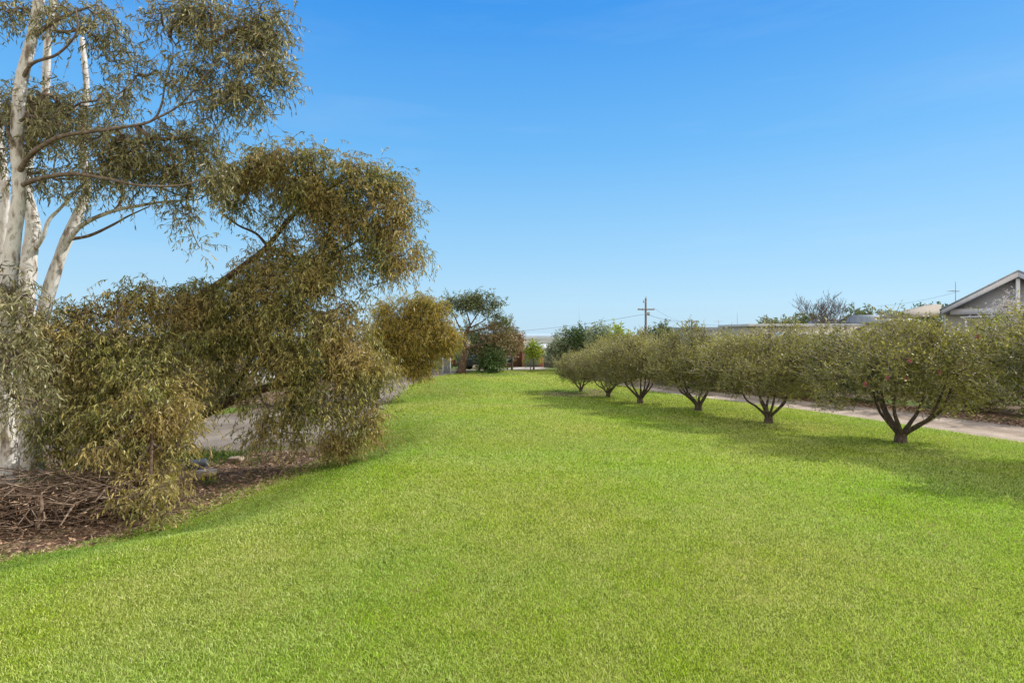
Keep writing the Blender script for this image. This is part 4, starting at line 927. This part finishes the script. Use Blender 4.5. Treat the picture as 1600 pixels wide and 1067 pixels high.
# ------------------------------------------------------------------ light, sky, camera
sd = np.array([.93,.38]); sd = sd/np.linalg.norm(sd); EL = math.radians(38)
az = math.atan2(sd[0], sd[1])     # clockwise from +Y
w = bpy.data.worlds.new('World'); S.world = w; w.use_nodes = True; nt = w.node_tree
bg = nt.nodes['Background']; sky = nt.nodes.new('ShaderNodeTexSky'); sky.sky_type = 'NISHITA'; sky.sun_disc = False
sky.sun_elevation = EL; sky.sun_rotation = az; sky.air_density = 1.0; sky.dust_density = .35; sky.ozone_density = 3.0; sky.altitude = 50
tc = nt.nodes.new('ShaderNodeTexCoord'); sp = nt.nodes.new('ShaderNodeSeparateXYZ'); nt.links.new(tc.outputs['Generated'], sp.inputs[0])
rp = nt.nodes.new('ShaderNodeValToRGB'); e = rp.color_ramp.elements
SK = [(0,(.50,.74,.93)),(.05,(.47,.75,.97)),(.15,(.33,.66,.98)),(.30,(.16,.51,.97)),(.50,(.045,.33,.90)),(.62,(.05,.30,.80)),(.8,(.40,.52,.75)),(1,(.6,.65,.75))]  # last stops lightened: added fill from overhead, out of view
while len(e) < len(SK): e.new(.5)
for i, (p, c) in enumerate(SK): e[i].position = p; e[i].color = (*c,1)
nt.links.new(sp.outputs['Z'], rp.inputs[0])
mp = nt.nodes.new('ShaderNodeMapping'); mp.inputs['Scale'].default_value = (1.2,1.2,9); nt.links.new(tc.outputs['Generated'], mp.inputs[0])
cn = nt.nodes.new('ShaderNodeTexNoise'); cn.inputs['Scale'].default_value = 2.2; cn.inputs['Detail'].default_value = 7; cn.inputs['Roughness'].default_value = .55; nt.links.new(mp.outputs[0], cn.inputs['Vector'])
cr = nt.nodes.new('ShaderNodeValToRGB'); cr.color_ramp.elements[0].position = .52; cr.color_ramp.elements[1].position = .85; cr.color_ramp.elements[1].color = (.10,.10,.10,1); nt.links.new(cn.outputs['Fac'], cr.inputs[0])
cm = nt.nodes.new('ShaderNodeMix'); cm.data_type = 'RGBA'; nt.links.new(cr.outputs[0], cm.inputs[0]); nt.links.new(rp.outputs[0], cm.inputs[6]); cm.inputs[7].default_value = (.80,.88,.95,1)
gn = nt.nodes.new('ShaderNodeMix'); gn.data_type = 'RGBA'; gn.blend_type = 'MULTIPLY'; gn.inputs[0].default_value = 1; bk = nt.nodes.new('ShaderNodeMapRange'); bk.inputs[1].default_value = .15; bk.inputs[2].default_value = -.6; nt.links.new(sp.outputs['Y'], bk.inputs[0])
bm = nt.nodes.new('ShaderNodeMix'); bm.data_type = 'RGBA'; nt.links.new(bk.outputs[0], bm.inputs[0]); nt.links.new(cm.outputs[2], bm.inputs[6]); bm.inputs[7].default_value = (1.55,1.42,1.22,1)  # added fill: unseen sky behind the camera made brighter and warmer
nt.links.new(bm.outputs[2], gn.inputs[6]); gn.inputs[7].default_value = (1/.15,)*3+(1,)
mk = nt.nodes.new('ShaderNodeMix'); mk.data_type = 'RGBA'; mk.inputs[0].default_value = .9; nt.links.new(sky.outputs[0], mk.inputs[6]); nt.links.new(gn.outputs[2], mk.inputs[7])
nt.links.new(mk.outputs[2], bg.inputs['Color']); bg.inputs['Strength'].default_value = .15
sun = bpy.data.lights.new('Sun', 'SUN'); sun.energy = 5.0; sun.angle = math.radians(.5); sun.color = (1,.95,.86)
so = bpy.data.objects.new('Sun', sun); C.objects.link(so)
dv = Vector((sd[0]*math.cos(EL), sd[1]*math.cos(EL), math.sin(EL))); so.rotation_euler = dv.to_track_quat('Z','Y').to_euler(); so.location = (30,20,40)
cam = bpy.data.cameras.new('Camera'); co = bpy.data.objects.new('Camera', cam); C.objects.link(co); S.camera = co
co.location = (0,0,H); co.rotation_euler = (math.pi/2,0,0); cam.sensor_width = 36; cam.lens = 36*F/1600; cam.shift_y = -12.5/1600; cam.clip_end = 40000; cam.clip_start = .1
S.view_settings.view_transform = 'Standard'; S.view_settings.look = 'None'; S.view_settings.exposure = 0; S.view_settings.gamma = 1
S.render.engine = 'CYCLES'; S.render.resolution_x = 1024; S.render.resolution_y = 682
S.cycles.max_bounces = 6; S.cycles.transmission_bounces = 3; S.cycles.transparent_max_bounces = 4
